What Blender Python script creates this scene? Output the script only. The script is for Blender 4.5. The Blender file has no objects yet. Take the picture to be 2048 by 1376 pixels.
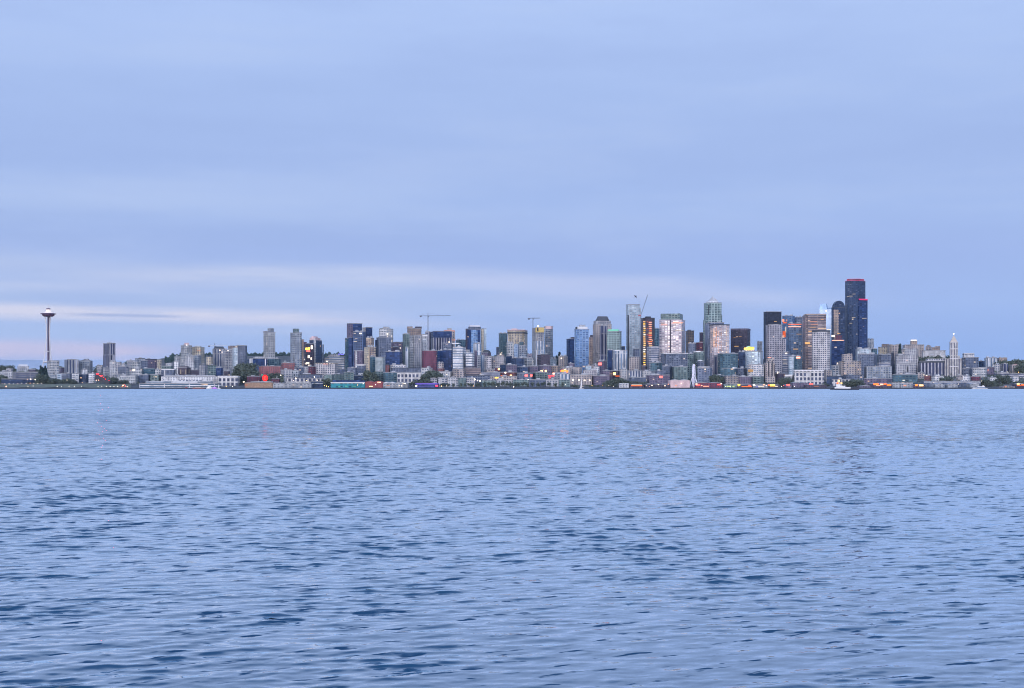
import bpy, bmesh, math, random
import numpy as np
from mathutils import Vector, Matrix
R = math.radians
random.seed(11)
S = bpy.context.scene
COL = S.collection

# ---------------------------------------------------------------- camera
FPX = 2900.0            # focal length in photograph pixels (photograph is 2048 x 1376)
HOR = 774.0             # row of the horizon
CAMH = 4.6              # metres above the water
cam_d = bpy.data.cameras.new('camera'); cam = bpy.data.objects.new('camera', cam_d); COL.objects.link(cam)
cam.location = (0, 0, CAMH); cam.rotation_euler = (R(90), 0, 0)
cam_d.sensor_width = 36.0; cam_d.lens = 36.0*FPX/2048.0
cam_d.shift_y = (HOR-688.0)/2048.0
cam_d.clip_start = 0.5; cam_d.clip_end = 120000
S.camera = cam
S.view_settings.view_transform = 'Standard'; S.view_settings.look = 'None'
S.view_settings.exposure = 0; S.view_settings.gamma = 1; S.view_settings.use_curve_mapping = False
S.cycles.pixel_filter_type = 'BLACKMAN_HARRIS'; S.cycles.filter_width = 1.05
S.cycles.max_bounces = 6; S.cycles.volume_bounces = 0; S.cycles.caustics_reflective = False; S.cycles.caustics_refractive = False

def lin(c):
    return tuple(((v/255)/12.92 if v/255 <= 0.04045 else (((v/255)+0.055)/1.055)**2.4) for v in c)

# ---------------------------------------------------------------- node helper
class NT:
    def __init__(s, tree): s.t = tree; s.n = tree.nodes; s.l = tree.links
    def put(s, sock, v):
        if isinstance(v, bpy.types.NodeSocket): s.l.new(v, sock)
        elif isinstance(v, (tuple, list)) and len(v) == 3 and sock.type == 'RGBA': sock.default_value = (*v, 1)
        else: sock.default_value = v
    def m(s, op, a, b=None, c=None, clamp=False):
        n = s.n.new('ShaderNodeMath'); n.operation = op; n.use_clamp = clamp
        s.put(n.inputs[0], a)
        if b is not None: s.put(n.inputs[1], b)
        if c is not None: s.put(n.inputs[2], c)
        return n.outputs[0]
    def mix(s, f, a, b, mode='MIX'):
        n = s.n.new('ShaderNodeMix'); n.data_type = 'RGBA'; n.blend_type = mode
        s.put(n.inputs[0], f); s.put(n.inputs[6], a); s.put(n.inputs[7], b)
        return n.outputs[2]
    def xyz(s, x, y, z):
        n = s.n.new('ShaderNodeCombineXYZ')
        for i, v in enumerate((x, y, z)): s.put(n.inputs[i], v)
        return n.outputs[0]
    def sep(s, v):
        n = s.n.new('ShaderNodeSeparateXYZ'); s.l.new(v, n.inputs[0]); return n.outputs
    def noise(s, vec, scale, detail=3, rough=0.5, dims='3D'):
        n = s.n.new('ShaderNodeTexNoise'); n.noise_dimensions = dims
        s.l.new(vec, n.inputs['Vector']); n.inputs['Scale'].default_value = scale
        n.inputs['Detail'].default_value = detail; n.inputs['Roughness'].default_value = rough
        return n.outputs[0]
    def white(s, vec):
        n = s.n.new('ShaderNodeTexWhiteNoise'); n.noise_dimensions = '3D'; s.l.new(vec, n.inputs['Vector']); return n.outputs
    def ramp(s, f, stops, mode='LINEAR'):
        n = s.n.new('ShaderNodeValToRGB'); n.color_ramp.interpolation = mode
        e = n.color_ramp.elements
        while len(e) < len(stops): e.new(0.5)
        for i, (p, c) in enumerate(stops): e[i].position = p; e[i].color = (*c, 1)
        s.l.new(f, n.inputs[0]); return n.outputs[0]
    def maprange(s, v, a, b, c=0., d=1., smooth=True):
        n = s.n.new('ShaderNodeMapRange')
        if smooth: n.interpolation_type = 'SMOOTHSTEP'
        s.put(n.inputs[0], v)
        for i, q in enumerate((a, b, c, d)): s.put(n.inputs[i+1], q)
        return n.outputs[0]

# ---------------------------------------------------------------- sky: dusk sky behind layered stratus cloud
SUN_EL, SUN_AZ = R(4), R(205)        # low sun behind the viewer, far to the left
w = bpy.data.worlds.new('World'); S.world = w; w.use_nodes = True
w.node_tree.nodes.clear(); T = NT(w.node_tree)
tc = T.n.new('ShaderNodeTexCoord'); dx, dy, dz = T.sep(tc.outputs['Generated'])
az = T.m('ARCTAN2', dx, dy); el = T.m('ARCSINE', dz)
warp = T.noise(T.xyz(T.m('MULTIPLY', az, 2.2), T.m('MULTIPLY', el, 14.), 0.), 1.6, 4, .55)
warp = T.m('SUBTRACT', warp, .5)
elw = T.m('ADD', el, T.m('MULTIPLY', warp, .018))
def E(y): return (HOR-y)/FPX
def rp(y): return E(y)/1.6
over = T.ramp(T.m('DIVIDE', elw, 1.6), [
    (0.0, lin((134, 176, 240))), (rp(700), lin((140, 180, 243))), (rp(600), lin((154, 187, 245))),
    (rp(510), lin((150, 180, 240))), (rp(430), lin((156, 187, 243))), (rp(330), lin((154, 184, 240))),
    (rp(200), lin((160, 190, 244))), (rp(60), lin((170, 199, 251))), (0.27, lin((176, 205, 254))), (.42, lin((140, 172, 228))), (1.0, lin((92, 124, 188)))])
left = T.maprange(az, .12, -.36)
over = T.mix(T.m('MULTIPLY', T.m('MULTIPLY', left, T.maprange(el, .12, .03)), .55), over, lin((186, 205, 240)))
def band(y, half, x0, x1, soft, rise, col, amt, wobble=1.0):
    """a long soft streak of cloud: centre row, half thickness, columns it spans, softness of its ends, rows it rises per 1000"""
    global over
    a0, a1, soft = (x0-1024)/FPX, (x1-1024)/FPX, soft/FPX
    am = (a0+a1)/2
    c = T.m('MULTIPLY_ADD', T.m('SUBTRACT', az, am), rise/1000., E(y))
    d = T.m('DIVIDE', T.m('ABSOLUTE', T.m('SUBTRACT', T.m('MULTIPLY_ADD', warp, .012*wobble, el), c)), half*1.25/FPX)
    f = T.maprange(d, 1.0, .0)
    f = T.m('MULTIPLY', f, T.m('MULTIPLY', T.maprange(az, a0-soft*.3, a0+soft), T.maprange(az, a1+soft*.3, a1-soft)))
    st = T.noise(T.xyz(T.m('MULTIPLY', az, 6.), T.m('MULTIPLY', el, 70.), y*.013), 2.0, 4, .6)
    f = T.m('MULTIPLY', T.m('MULTIPLY', f, amt), T.maprange(st, .25, .65, .5, 1.1))
    over = T.mix(f, over, lin(col))
band(410, 55, -1500, 900, 700, 0, (184, 206, 246), .45, .6)
band(470, 60, -1500, 1500, 900, 0, (146, 172, 226), .30)
band(520, 34, -900, 330, 300, -60, (200, 214, 246), .60)
band(590, 70, -900, 1700, 500, -20, (184, 204, 243), .75)
band(556, 26, 120, 1050, 300, 8, (214, 222, 247), 1.0)
band(562, 22, 700, 1500, 300, -50, (206, 216, 250), .9)
band(588, 22, 850, 1750, 350, -45, (200, 213, 250), .8)
band(590, 16, -600, 420, 200, 10, (206, 216, 246), .65)
band(612, 22, -600, 900, 350, 0, (168, 192, 235), .55)
band(632, 19, -600, 820, 250, -12, (236, 232, 244), 1.15, .35)
band(647, 11, 300, 1020, 250, -14, (206, 212, 243), .50, .5)
band(636, 4.2, 150, 390, 90, -8, (138, 164, 214), 1.0, .1)
band(672, 26, -600, 1000, 400, 0, (180, 204, 241), .55)
band(664, 10, 250, 800, 200, -6, (198, 211, 244), .50)
band(703, 26, -600, 420, 260, -10, (236, 214, 228), 1.25, .5)
band(700, 22, 350, 900, 250, 0, (186, 204, 240), .35)
mott = T.noise(T.xyz(T.m('MULTIPLY', az, 2.), T.m('MULTIPLY', el, 13.), 3.), 1.6, 7, .66)
over = T.mix(T.maprange(mott, .45, .70, 0., .30), over, lin((140, 170, 230)))
over = T.mix(T.maprange(mott, .52, .30, 0., .30), over, lin((188, 210, 250)))
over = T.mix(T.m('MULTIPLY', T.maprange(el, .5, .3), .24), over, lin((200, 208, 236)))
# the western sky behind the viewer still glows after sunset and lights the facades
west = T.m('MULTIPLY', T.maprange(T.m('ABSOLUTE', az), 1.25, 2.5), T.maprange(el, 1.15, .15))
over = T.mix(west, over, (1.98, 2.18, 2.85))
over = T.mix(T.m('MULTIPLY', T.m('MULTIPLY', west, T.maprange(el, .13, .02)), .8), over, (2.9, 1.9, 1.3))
below = T.maprange(el, -.005, -.02)
over = T.mix(below, over, lin((90, 120, 165)))
sky = T.n.new('ShaderNodeTexSky'); sky.sky_type = 'NISHITA'; sky.sun_disc = False
sky.sun_elevation = SUN_EL; sky.sun_rotation = SUN_AZ; sky.air_density = 1.5; sky.dust_density = .4; sky.ozone_density = 3
bg1 = T.n.new('ShaderNodeBackground'); T.l.new(sky.outputs[0], bg1.inputs[0]); bg1.inputs[1].default_value = .10
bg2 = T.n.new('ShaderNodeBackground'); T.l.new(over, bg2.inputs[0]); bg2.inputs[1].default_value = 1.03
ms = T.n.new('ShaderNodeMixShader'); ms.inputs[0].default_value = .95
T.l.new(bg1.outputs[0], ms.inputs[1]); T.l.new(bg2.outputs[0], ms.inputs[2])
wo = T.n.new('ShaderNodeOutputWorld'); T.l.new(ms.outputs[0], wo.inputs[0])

# ---------------------------------------------------------------- dusk sun through cloud
sd = bpy.data.lights.new('sun', 'SUN'); sd.energy = 0.8; sd.angle = R(20); sd.color = (1.0, .86, .80)
sun = bpy.data.objects.new('sun', sd); COL.objects.link(sun)
# the sun stands behind the viewer and to the left; the light travels toward +Y and slightly right
dirv = Vector((math.sin(SUN_AZ)*math.cos(SUN_EL), math.cos(SUN_AZ)*math.cos(SUN_EL), math.sin(SUN_EL+R(6))))
sun.rotation_euler = dirv.to_track_quat('Z', 'Y').to_euler()

# ---------------------------------------------------------------- small helpers for objects
def tag(o, label=None, cat=None, group=None, kind=None):
    if label: o['label'] = label
    if cat: o['category'] = cat
    if group: o['group'] = group
    if kind: o['kind'] = kind
    return o
def link_mesh(name, me, mat, parent=None):
    o = bpy.data.objects.new(name, me); COL.objects.link(o)
    if mat is not None and len(me.materials) == 0: me.materials.append(mat)
    if parent is not None: o.parent = parent
    return o
def empty(name, loc, rz=0):
    o = bpy.data.objects.new(name, None); COL.objects.link(o); o.location = loc; o.rotation_euler = (0, 0, rz)
    o.empty_display_size = 5
    return o

# ---------------------------------------------------------------- sea air between the viewer and the city
def haze():
    m = bpy.data.materials.new('haze'); m.use_nodes = True; m.node_tree.nodes.clear(); T = NT(m.node_tree)
    p = T.n.new('ShaderNodeVolumePrincipled'); p.inputs['Color'].default_value = (.55, .75, 1, 1); p.inputs['Density'].default_value = HAZE
    o = T.n.new('ShaderNodeOutputMaterial'); T.l.new(p.outputs[0], o.inputs['Volume'])
    x0, x1, y0, y1, z0, z1 = -30000, 22000, -600, 52000, -9, 1300
    v = [(x, y, z) for x in (x0, x1) for y in (y0, y1) for z in (z0, z1)]
    me = bpy.data.meshes.new('haze'); me.from_pydata(v, [], [(0, 1, 3, 2), (4, 6, 7, 5), (0, 4, 5, 1), (2, 3, 7, 6), (0, 2, 6, 4), (1, 5, 7, 3)]); me.update()
    tag(link_mesh('haze', me, m), 'thin blue evening haze over the water and city', 'haze', kind='stuff')
HAZE = 1.1e-5
if HAZE: haze()
# ---------------------------------------------------------------- water: one displaced sheet, finer near the viewer
FARM, FARB = 1.35, 1.1
def water_material():
    m = bpy.data.materials.new('water'); m.use_nodes = True; m.node_tree.nodes.clear(); T = NT(m.node_tree)
    g = T.n.new('ShaderNodeNewGeometry'); P = g.outputs['Position']
    x, y, z = T.sep(P)
    rot = T.n.new('ShaderNodeVectorRotate'); rot.rotation_type = 'Z_AXIS'; T.l.new(P, rot.inputs[0]); rot.inputs['Angle'].default_value = R(-25)
    rx, ry, rz = T.sep(rot.outputs[0])
    dist = T.m('SQRT', T.m('ADD', T.m('MULTIPLY', x, x), T.m('MULTIPLY', y, y)))
    # small waves as slopes added to the surface normal, so that they stay alive at grazing distance
    def slopes(sx, sy, scale, off, detail, rough):
        n = T.n.new('ShaderNodeTexNoise'); T.l.new(T.xyz(T.m('MULTIPLY', rx, sx), T.m('MULTIPLY', ry, sy), off), n.inputs['Vector'])
        n.inputs['Scale'].default_value = scale; n.inputs['Detail'].default_value = detail; n.inputs['Roughness'].default_value = rough
        v = T.n.new('ShaderNodeVectorMath'); v.operation = 'SUBTRACT'; T.l.new(n.outputs['Color'], v.inputs[0]); v.inputs[1].default_value = (.5, .5, .5); return v.outputs[0]
    def scl(v, k, kx=1.):
        a = T.n.new('ShaderNodeVectorMath'); a.operation = 'MULTIPLY'; T.l.new(v, a.inputs[0]); T.l.new(T.xyz(T.m('MULTIPLY', k, kx), k, 0.), a.inputs[1]); return a.outputs[0]
    def add(a, b):
        n = T.n.new('ShaderNodeVectorMath'); n.operation = 'ADD'; T.l.new(a, n.inputs[0]); T.l.new(b, n.inputs[1]); return n.outputs[0]
    grp = T.noise(T.xyz(T.m('MULTIPLY', rx, .5), ry, 21.), .06, 3, .6)      # gusty and calmer patches
    gk = T.maprange(grp, .35, .65, .70, 1.15)
    fine = scl(slopes(.5, 1., 3.4, 0., 3, .6), T.maprange(dist, 20., 160., .30, .45), .6)
    mid = scl(slopes(.45, 1., 1.1, 4., 2, .5), T.m('MULTIPLY', gk, T.maprange(dist, 50., 145., .0, FARM)), .6)
    big = scl(slopes(.4, 1., .22, 8., 2, .5), T.m('MULTIPLY', gk, T.maprange(dist, 110., 450., .0, FARB)), .5)
    # short steep crest fronts, facing down the wind toward the viewer
    def fronts(sx, scale, off, lo, hi, k):
        wob = T.noise(T.xyz(T.m('MULTIPLY', rx, .35), T.m('MULTIPLY', ry, .8), off+3.), scale*.5, 2, .5)
        n = T.noise(T.xyz(T.m('MULTIPLY', rx, sx), T.m('MULTIPLY_ADD', wob, .9/scale, ry), off), scale, 3, .55)
        return T.m('MULTIPLY', T.maprange(n, lo, hi), k)
    f1 = fronts(.36, 3.0, 31., .60, .71, T.maprange(dist, 30., 150., .95, .0))
    f2 = fronts(.33, 2.1, 37., .61, .72, T.maprange(dist, 22., 70., .15, .95))
    f3 = fronts(.30, 1.3, 43., .605, .71, T.maprange(dist, 70., 200., .0, 1.0))
    f4 = fronts(.30, .62, 51., .58, .68, T.maprange(dist, 200., 500., .0, .22))
    fr = T.m('MULTIPLY', T.m('MAXIMUM', T.m('MAXIMUM', f1, f2), T.m('MAXIMUM', f3, f4)), T.m('MULTIPLY', gk, T.maprange(dist, 170., 420., 1., .3)))
    sl = add(add(add(fine, mid), big), T.xyz(0., T.m('SUBTRACT', T.m('MULTIPLY', fr, -1.), T.maprange(dist, 60., 240., .0, .17)), 0.))
    rot2 = T.n.new('ShaderNodeVectorRotate'); rot2.rotation_type = 'Z_AXIS'; T.l.new(sl, rot2.inputs[0]); rot2.inputs['Angle'].default_value = R(25)
    nn = T.n.new('ShaderNodeVectorMath'); nn.operation = 'NORMALIZE'; T.l.new(add(g.outputs['Normal'], rot2.outputs[0]), nn.inputs[0])
    fr_ = T.n.new('ShaderNodeFresnel'); fr_.inputs['IOR'].default_value = 1.33; T.l.new(nn.outputs[0], fr_.inputs['Normal'])
    body = T.n.new('ShaderNodeBsdfDiffuse'); body.inputs['Color'].default_value = (.014, .065, .135, 1)
    gl = T.n.new('ShaderNodeBsdfGlossy'); T.put(gl.inputs['Roughness'], T.maprange(dist, 60., 1500., .06, .28)); T.l.new(nn.outputs[0], gl.inputs['Normal'])
    gl.inputs['Color'].default_value = (.90, .965, 1, 1)
    mx = T.n.new('ShaderNodeMixShader'); T.l.new(T.m('MULTIPLY', fr_.outputs[0], T.maprange(dist, 70., 400., SHEEN, 3.6), clamp=True), mx.inputs[0])
    T.l.new(body.outputs[0], mx.inputs[1]); T.l.new(gl.outputs[0], mx.inputs[2])
    o = T.n.new('ShaderNodeOutputMaterial'); T.l.new(mx.outputs[0], o.inputs[0]); return m

SHEEN = 1.9
WAVE_L, WAVE_S, LEAN = .56, .0185, 2.2
def build_water():
    rng = np.random.default_rng(5)
    dense = np.linspace(R(-23), R(23), 1000)
    side = R(23)+np.cumsum(np.linspace(.0006, .02, 90)); side = side[side < R(80)]
    ang = np.concatenate([-side[::-1], dense, side]).astype(np.float64)
    rad = [3.0]
    while rad[-1] < 9.5: rad.append(rad[-1]*1.02)
    while rad[-1] < 130: rad.append(rad[-1]*1.0012)
    while rad[-1] < 700: rad.append(rad[-1]*1.0028)
    while rad[-1] < 4600: rad.append(rad[-1]*1.012)
    rad = np.array(rad)
    nr, na = len(rad), len(ang)
    RR, AA = np.meshgrid(rad, ang, indexing='ij')
    X = (RR*np.sin(AA)).astype(np.float64); Y = (RR*np.cos(AA)).astype(np.float64)
    Z = np.zeros_like(X); DX = np.zeros_like(X); DY = np.zeros_like(X)
    sp = np.maximum(np.gradient(rad), rad*R(46)/1000)
    # patches of livelier and calmer water
    def lump(sc, n, sd):
        r = np.random.default_rng(sd); o = 0
        for q in range(n):
            t = r.uniform(0, 6.28); k = 2*math.pi/(sc*r.uniform(.6, 1.7)); o = o+np.sin(k*(X*.7*math.cos(t)+Y*math.sin(t))+r.uniform(0, 6.28))
        return o/math.sqrt(n/2)
    patch = np.clip(.95+(.22*lump(4., 7, 1)+.14*lump(14., 6, 2)+.09*lump(60., 5, 3)), .35, 1.6)
    main = R(-90+28)
    N = 150
    lam = np.exp(rng.uniform(np.log(.22), np.log(9.), N))
    for i in range(N):
        L = lam[i]; k = 2*math.pi/L
        th = main+rng.normal(0, R(20 if L > 1.2 else 27))
        wgt = math.exp(-(math.log(L/WAVE_L)**2)/(2*.75**2))
        slope = WAVE_S*wgt*rng.uniform(.6, 1.3)
        att = np.clip((L/(sp*2.8)-1.)/1.2, 0, 1)
        rows = np.nonzero(att > 0)[0]
        if len(rows) == 0: continue
        r1 = rows[-1]+1
        a = slope/k*att[:r1, None]*patch[:r1]
        ph = k*(X[:r1]*math.cos(th)+Y[:r1]*math.sin(th))+rng.uniform(0, 6.28)
        s_, c_ = np.sin(ph), np.cos(ph)
        Z[:r1] += a*c_
        q = .95
        DX[:r1] -= q*a*s_*math.cos(th); DY[:r1] -= q*a*s_*math.sin(th)
    # crests lean the way they travel: short steep fronts, long gentle backs
    gx = LEAN*np.clip(Z, -.13, .13)
    X += DX+gx*math.cos(main); Y += DY+gx*math.sin(main)
    co = np.stack([X, Y, Z], -1).reshape(-1, 3).astype(np.float32)
    i0 = (np.arange(nr-1)[:, None]*na+np.arange(na-1)[None, :]).reshape(-1)
    f = np.stack([i0, i0+na, i0+na+1, i0+1], -1).astype(np.int32)
    f = f[:, ::-1]
    me = bpy.data.meshes.new('water')
    me.vertices.add(len(co)); me.vertices.foreach_set('co', co.ravel())
    me.loops.add(f.size); me.loops.foreach_set('vertex_index', f.ravel())
    me.polygons.add(len(f)); me.polygons.foreach_set('loop_start', np.arange(0, f.size, 4, dtype=np.int32))
    me.polygons.foreach_set('loop_total', np.full(len(f), 4, dtype=np.int32))
    me.polygons.foreach_set('use_smooth', np.ones(len(f), dtype=bool))
    me.update(calc_edges=True)
    if me.polygons[0].normal.z < 0: me.flip_normals()
    o = link_mesh('water', me, water_material()); tag(o, kind='structure')
build_water()
# ---------------------------------------------------------------- the land
SHORE = 3450.0
GY = [3450, 3545, 3600, 3720, 3850, 4000, 4180, 4400, 4700, 5000, 5400, 6200, 7000]
GZ = [2.6, 4, 8, 17, 26, 35, 45, 55, 75, 95, 121, 112, 100]
KX = [-200, 200, 300, 352, 700, 1700, 1880, 1960, 2048, 2300]
KK = [.22, .24, .80, 1.0, 1.0, .85, .62, .42, .30, .25]
def ground(x, y):
    b = float(np.interp(y, GY, GZ))
    if b <= 45: return b
    px = 1024+x/y*FPX
    k = float(np.interp(px, KX, KK))
    return 45+(b-45)*k+3.0*math.sin(x/190.)*min(1, (b-45)/40)
def ZROW(row, y): return CAMH+(HOR-row)/FPX*y      # height seen on a row at distance y
def XCOL(col, y): return (col-1024)/FPX*y

STRIPS = {1: (0, 600, 7.242), 2: (240, 640, 8.), 3: (480, 640, 8.), 4: (680, 620, 8.), 5: (880, 620, 8.),
          6: (1120, 580, 6.553), 7: (1360, 580, 6.553), 8: (1580, 550, 5.734), 9: (1800, 650, 8.258), 0: (0, 0, 1.)}
def PX(s, x): return STRIPS[s][0]+x/STRIPS[s][2]
def PY(s, y): return STRIPS[s][1]+y/STRIPS[s][2]

# ---------------------------------------------------------------- materials
def plain(name, col, rough=.8, metal=0., var=.0, scale=.2, emit=None, es=0.):
    m = bpy.data.materials.new(name); m.use_nodes = True; m.node_tree.nodes.clear(); T = NT(m.node_tree)
    p = T.n.new('ShaderNodeBsdfPrincipled'); p.inputs['Roughness'].default_value = rough; p.inputs['Metallic'].default_value = metal
    if var > 0:
        g = T.n.new('ShaderNodeNewGeometry'); n = T.noise(g.outputs['Position'], scale, 4, .65)
        a = tuple(c*(1-var) for c in col); b = tuple(min(1, c*(1+var)) for c in col)
        T.l.new(T.mix(T.maprange(n, .3, .7), a, b), p.inputs['Base Color'])
    else: p.inputs['Base Color'].default_value = (*col, 1)
    if emit: p.inputs['Emission Color'].default_value = (*emit, 1); p.inputs['Emission Strength'].default_value = es
    o = T.n.new('ShaderNodeOutputMaterial'); T.l.new(p.outputs[0], o.inputs[0]); return m
_em = {}
def glow(col, st):
    k = (col, st)
    if k not in _em: _em[k] = plain('light', tuple(.10*c for c in lin(col)), .6, emit=lin(col), es=st*.5)
    return _em[k]
WARM = (255, 196, 120); ORANGE = (255, 104, 30); WHITEL = (255, 236, 214); REDL = (255, 14, 10); PINKL = (255, 92, 84); YELL = (255, 205, 70)
BLUEL = (120, 110, 255); GREENL = (120, 235, 200); MAG = (255, 30, 130); SALM = (255, 170, 140)

# wall colour, window colour, cell width, cell height, window share of width, of height, lit share, mirror-like share, contrast between cells
SPECS = {
 'con':   ((.46,.46,.47),(.05,.07,.12), 6.5, 4.6, .58, .50, .03, .0, .5),
 'pale':  ((.60,.60,.60),(.09,.12,.17), 6.0, 4.2, .52, .45, .02, .1, .5),
 'ferry': ((.78,.79,.80),(.035,.075,.12), 60., 5.6, .97, .52, .01, .05, .4),
 'white': ((.80,.79,.78),(.10,.13,.19), 7.0, 5.0, .55, .45, .02, .1, .4),
 'wband': ((.82,.82,.82),(.10,.14,.20), 60., 6.6, .97, .40, .01, .1, .5),
 'cream': ((.66,.58,.44),(.07,.08,.12), 7.0, 4.5, .45, .55, .04, .0, .5),
 'tan':   ((.42,.33,.27),(.06,.07,.11), 6.5, 4.8, .50, .50, .03, .0, .5),
 'stone': ((.46,.41,.38),(.06,.07,.11), 7.0, 5.2, .48, .55, .04, .0, .4),
 'brick': ((.24,.10,.10),(.05,.06,.10), 6.0, 5.0, .45, .45, .03, .0, .5),
 'maroon':((.15,.055,.08),(.03,.04,.08), 6.0, 5.0, .45, .45, .02, .0, .5),
 'brown': ((.095,.078,.105),(.03,.035,.06), 6.0, 4.2, .60, .55, .03, .0, .5),
 'plum':  ((.19,.16,.22),(.04,.05,.09), 6.5, 4.8, .55, .50, .03, .0, .5),
 'dark':  ((.045,.07,.125),(.015,.035,.085), 7.0, 4.4, .75, .70, .025, .05, .7),
 'black': ((.040,.045,.065),(.012,.02,.04), 6.5, 4.2, .80, .72, .012, .05, .6),
 'navy':  ((.03,.06,.15),(.012,.035,.11), 8.0, 5.0, .80, .72, .02, .10, .7),
 'teal':  ((.12,.19,.22),(.03,.08,.12), 7.5, 4.8, .72, .62, .02, .15, .7),
 'glass': ((.30,.38,.48),(.09,.16,.27), 7.0, 4.6, .78, .70, .02, .35, .6),
 'gblue': ((.28,.40,.58),(.10,.20,.38), 8.0, 5.0, .78, .70, .01, .45, .5),
 'vcream':((.60,.585,.56),(.12,.12,.16), 6.0, 60., .38, .97, .0, .1, .4),
 'gpale': ((.55,.62,.68),(.25,.33,.42), 8.0, 5.0, .72, .60, .01, .5, .4),
 'green': ((.22,.28,.27),(.05,.09,.10), 7.5, 5.0, .70, .60, .02, .15, .7),
 'slate': ((.17,.20,.26),(.05,.07,.12), 7.0, 4.6, .65, .58, .02, .1, .6),
 'vstr':  ((.52,.53,.55),(.05,.07,.13), 7.0, 60., .50, .97, .0, .1, .6),
 'vpale': ((.70,.72,.74),(.12,.17,.24), 8.5, 70., .50, .98, .0, .2, .5),
 'vdark': ((.36,.36,.40),(.03,.04,.09), 8.0, 60., .62, .97, .0, .05, .6),
 'hband': ((.42,.42,.45),(.06,.08,.13), 70., 5.0, .98, .52, .01, .1, .5),
 'hbrn':  ((.36,.29,.27),(.07,.065,.09), 50., 4.6, .98, .52, .05, .05, .6),
 'apt':   ((.56,.57,.57),(.06,.09,.13), 5.5, 7.0, .55, .50, .03, .05, .9),
 'apt2':  ((.40,.43,.46),(.07,.10,.15), 7.0, 6.0, .60, .55, .03, .1, .9),
 'grid':  ((.62,.60,.60),(.05,.06,.10), 5.2, 5.6, .58, .58, .01, .0, .3),
 'gridd': ((.40,.39,.42),(.035,.045,.08), 5.2, 5.6, .60, .62, .02, .0, .3),
 'bigw':  ((.66,.65,.63),(.06,.07,.11), 9.0, 11., .60, .70, .02, .1, .4),
 'rose':  ((.60,.50,.52),(.42,.36,.42), 8.0, 4.8, .75, .60, .05, .45, .7),
 'shed':  ((.40,.42,.44),(.08,.10,.14), 8.0, 5.0, .45, .40, .06, .0, .5),
 'tealw': ((.05,.30,.36),(.02,.14,.19), 9.0, 7.0, .60, .55, .03, .1, .8),
 'plainw':((.62,.63,.64),(.50,.52,.54), 30., 12., .40, .40, .0, .0, .2),
 'plaing':((.38,.44,.45),(.33,.39,.41), 12., 9., .40, .40, .0, .0, .3),
}
_fac = {}
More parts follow.
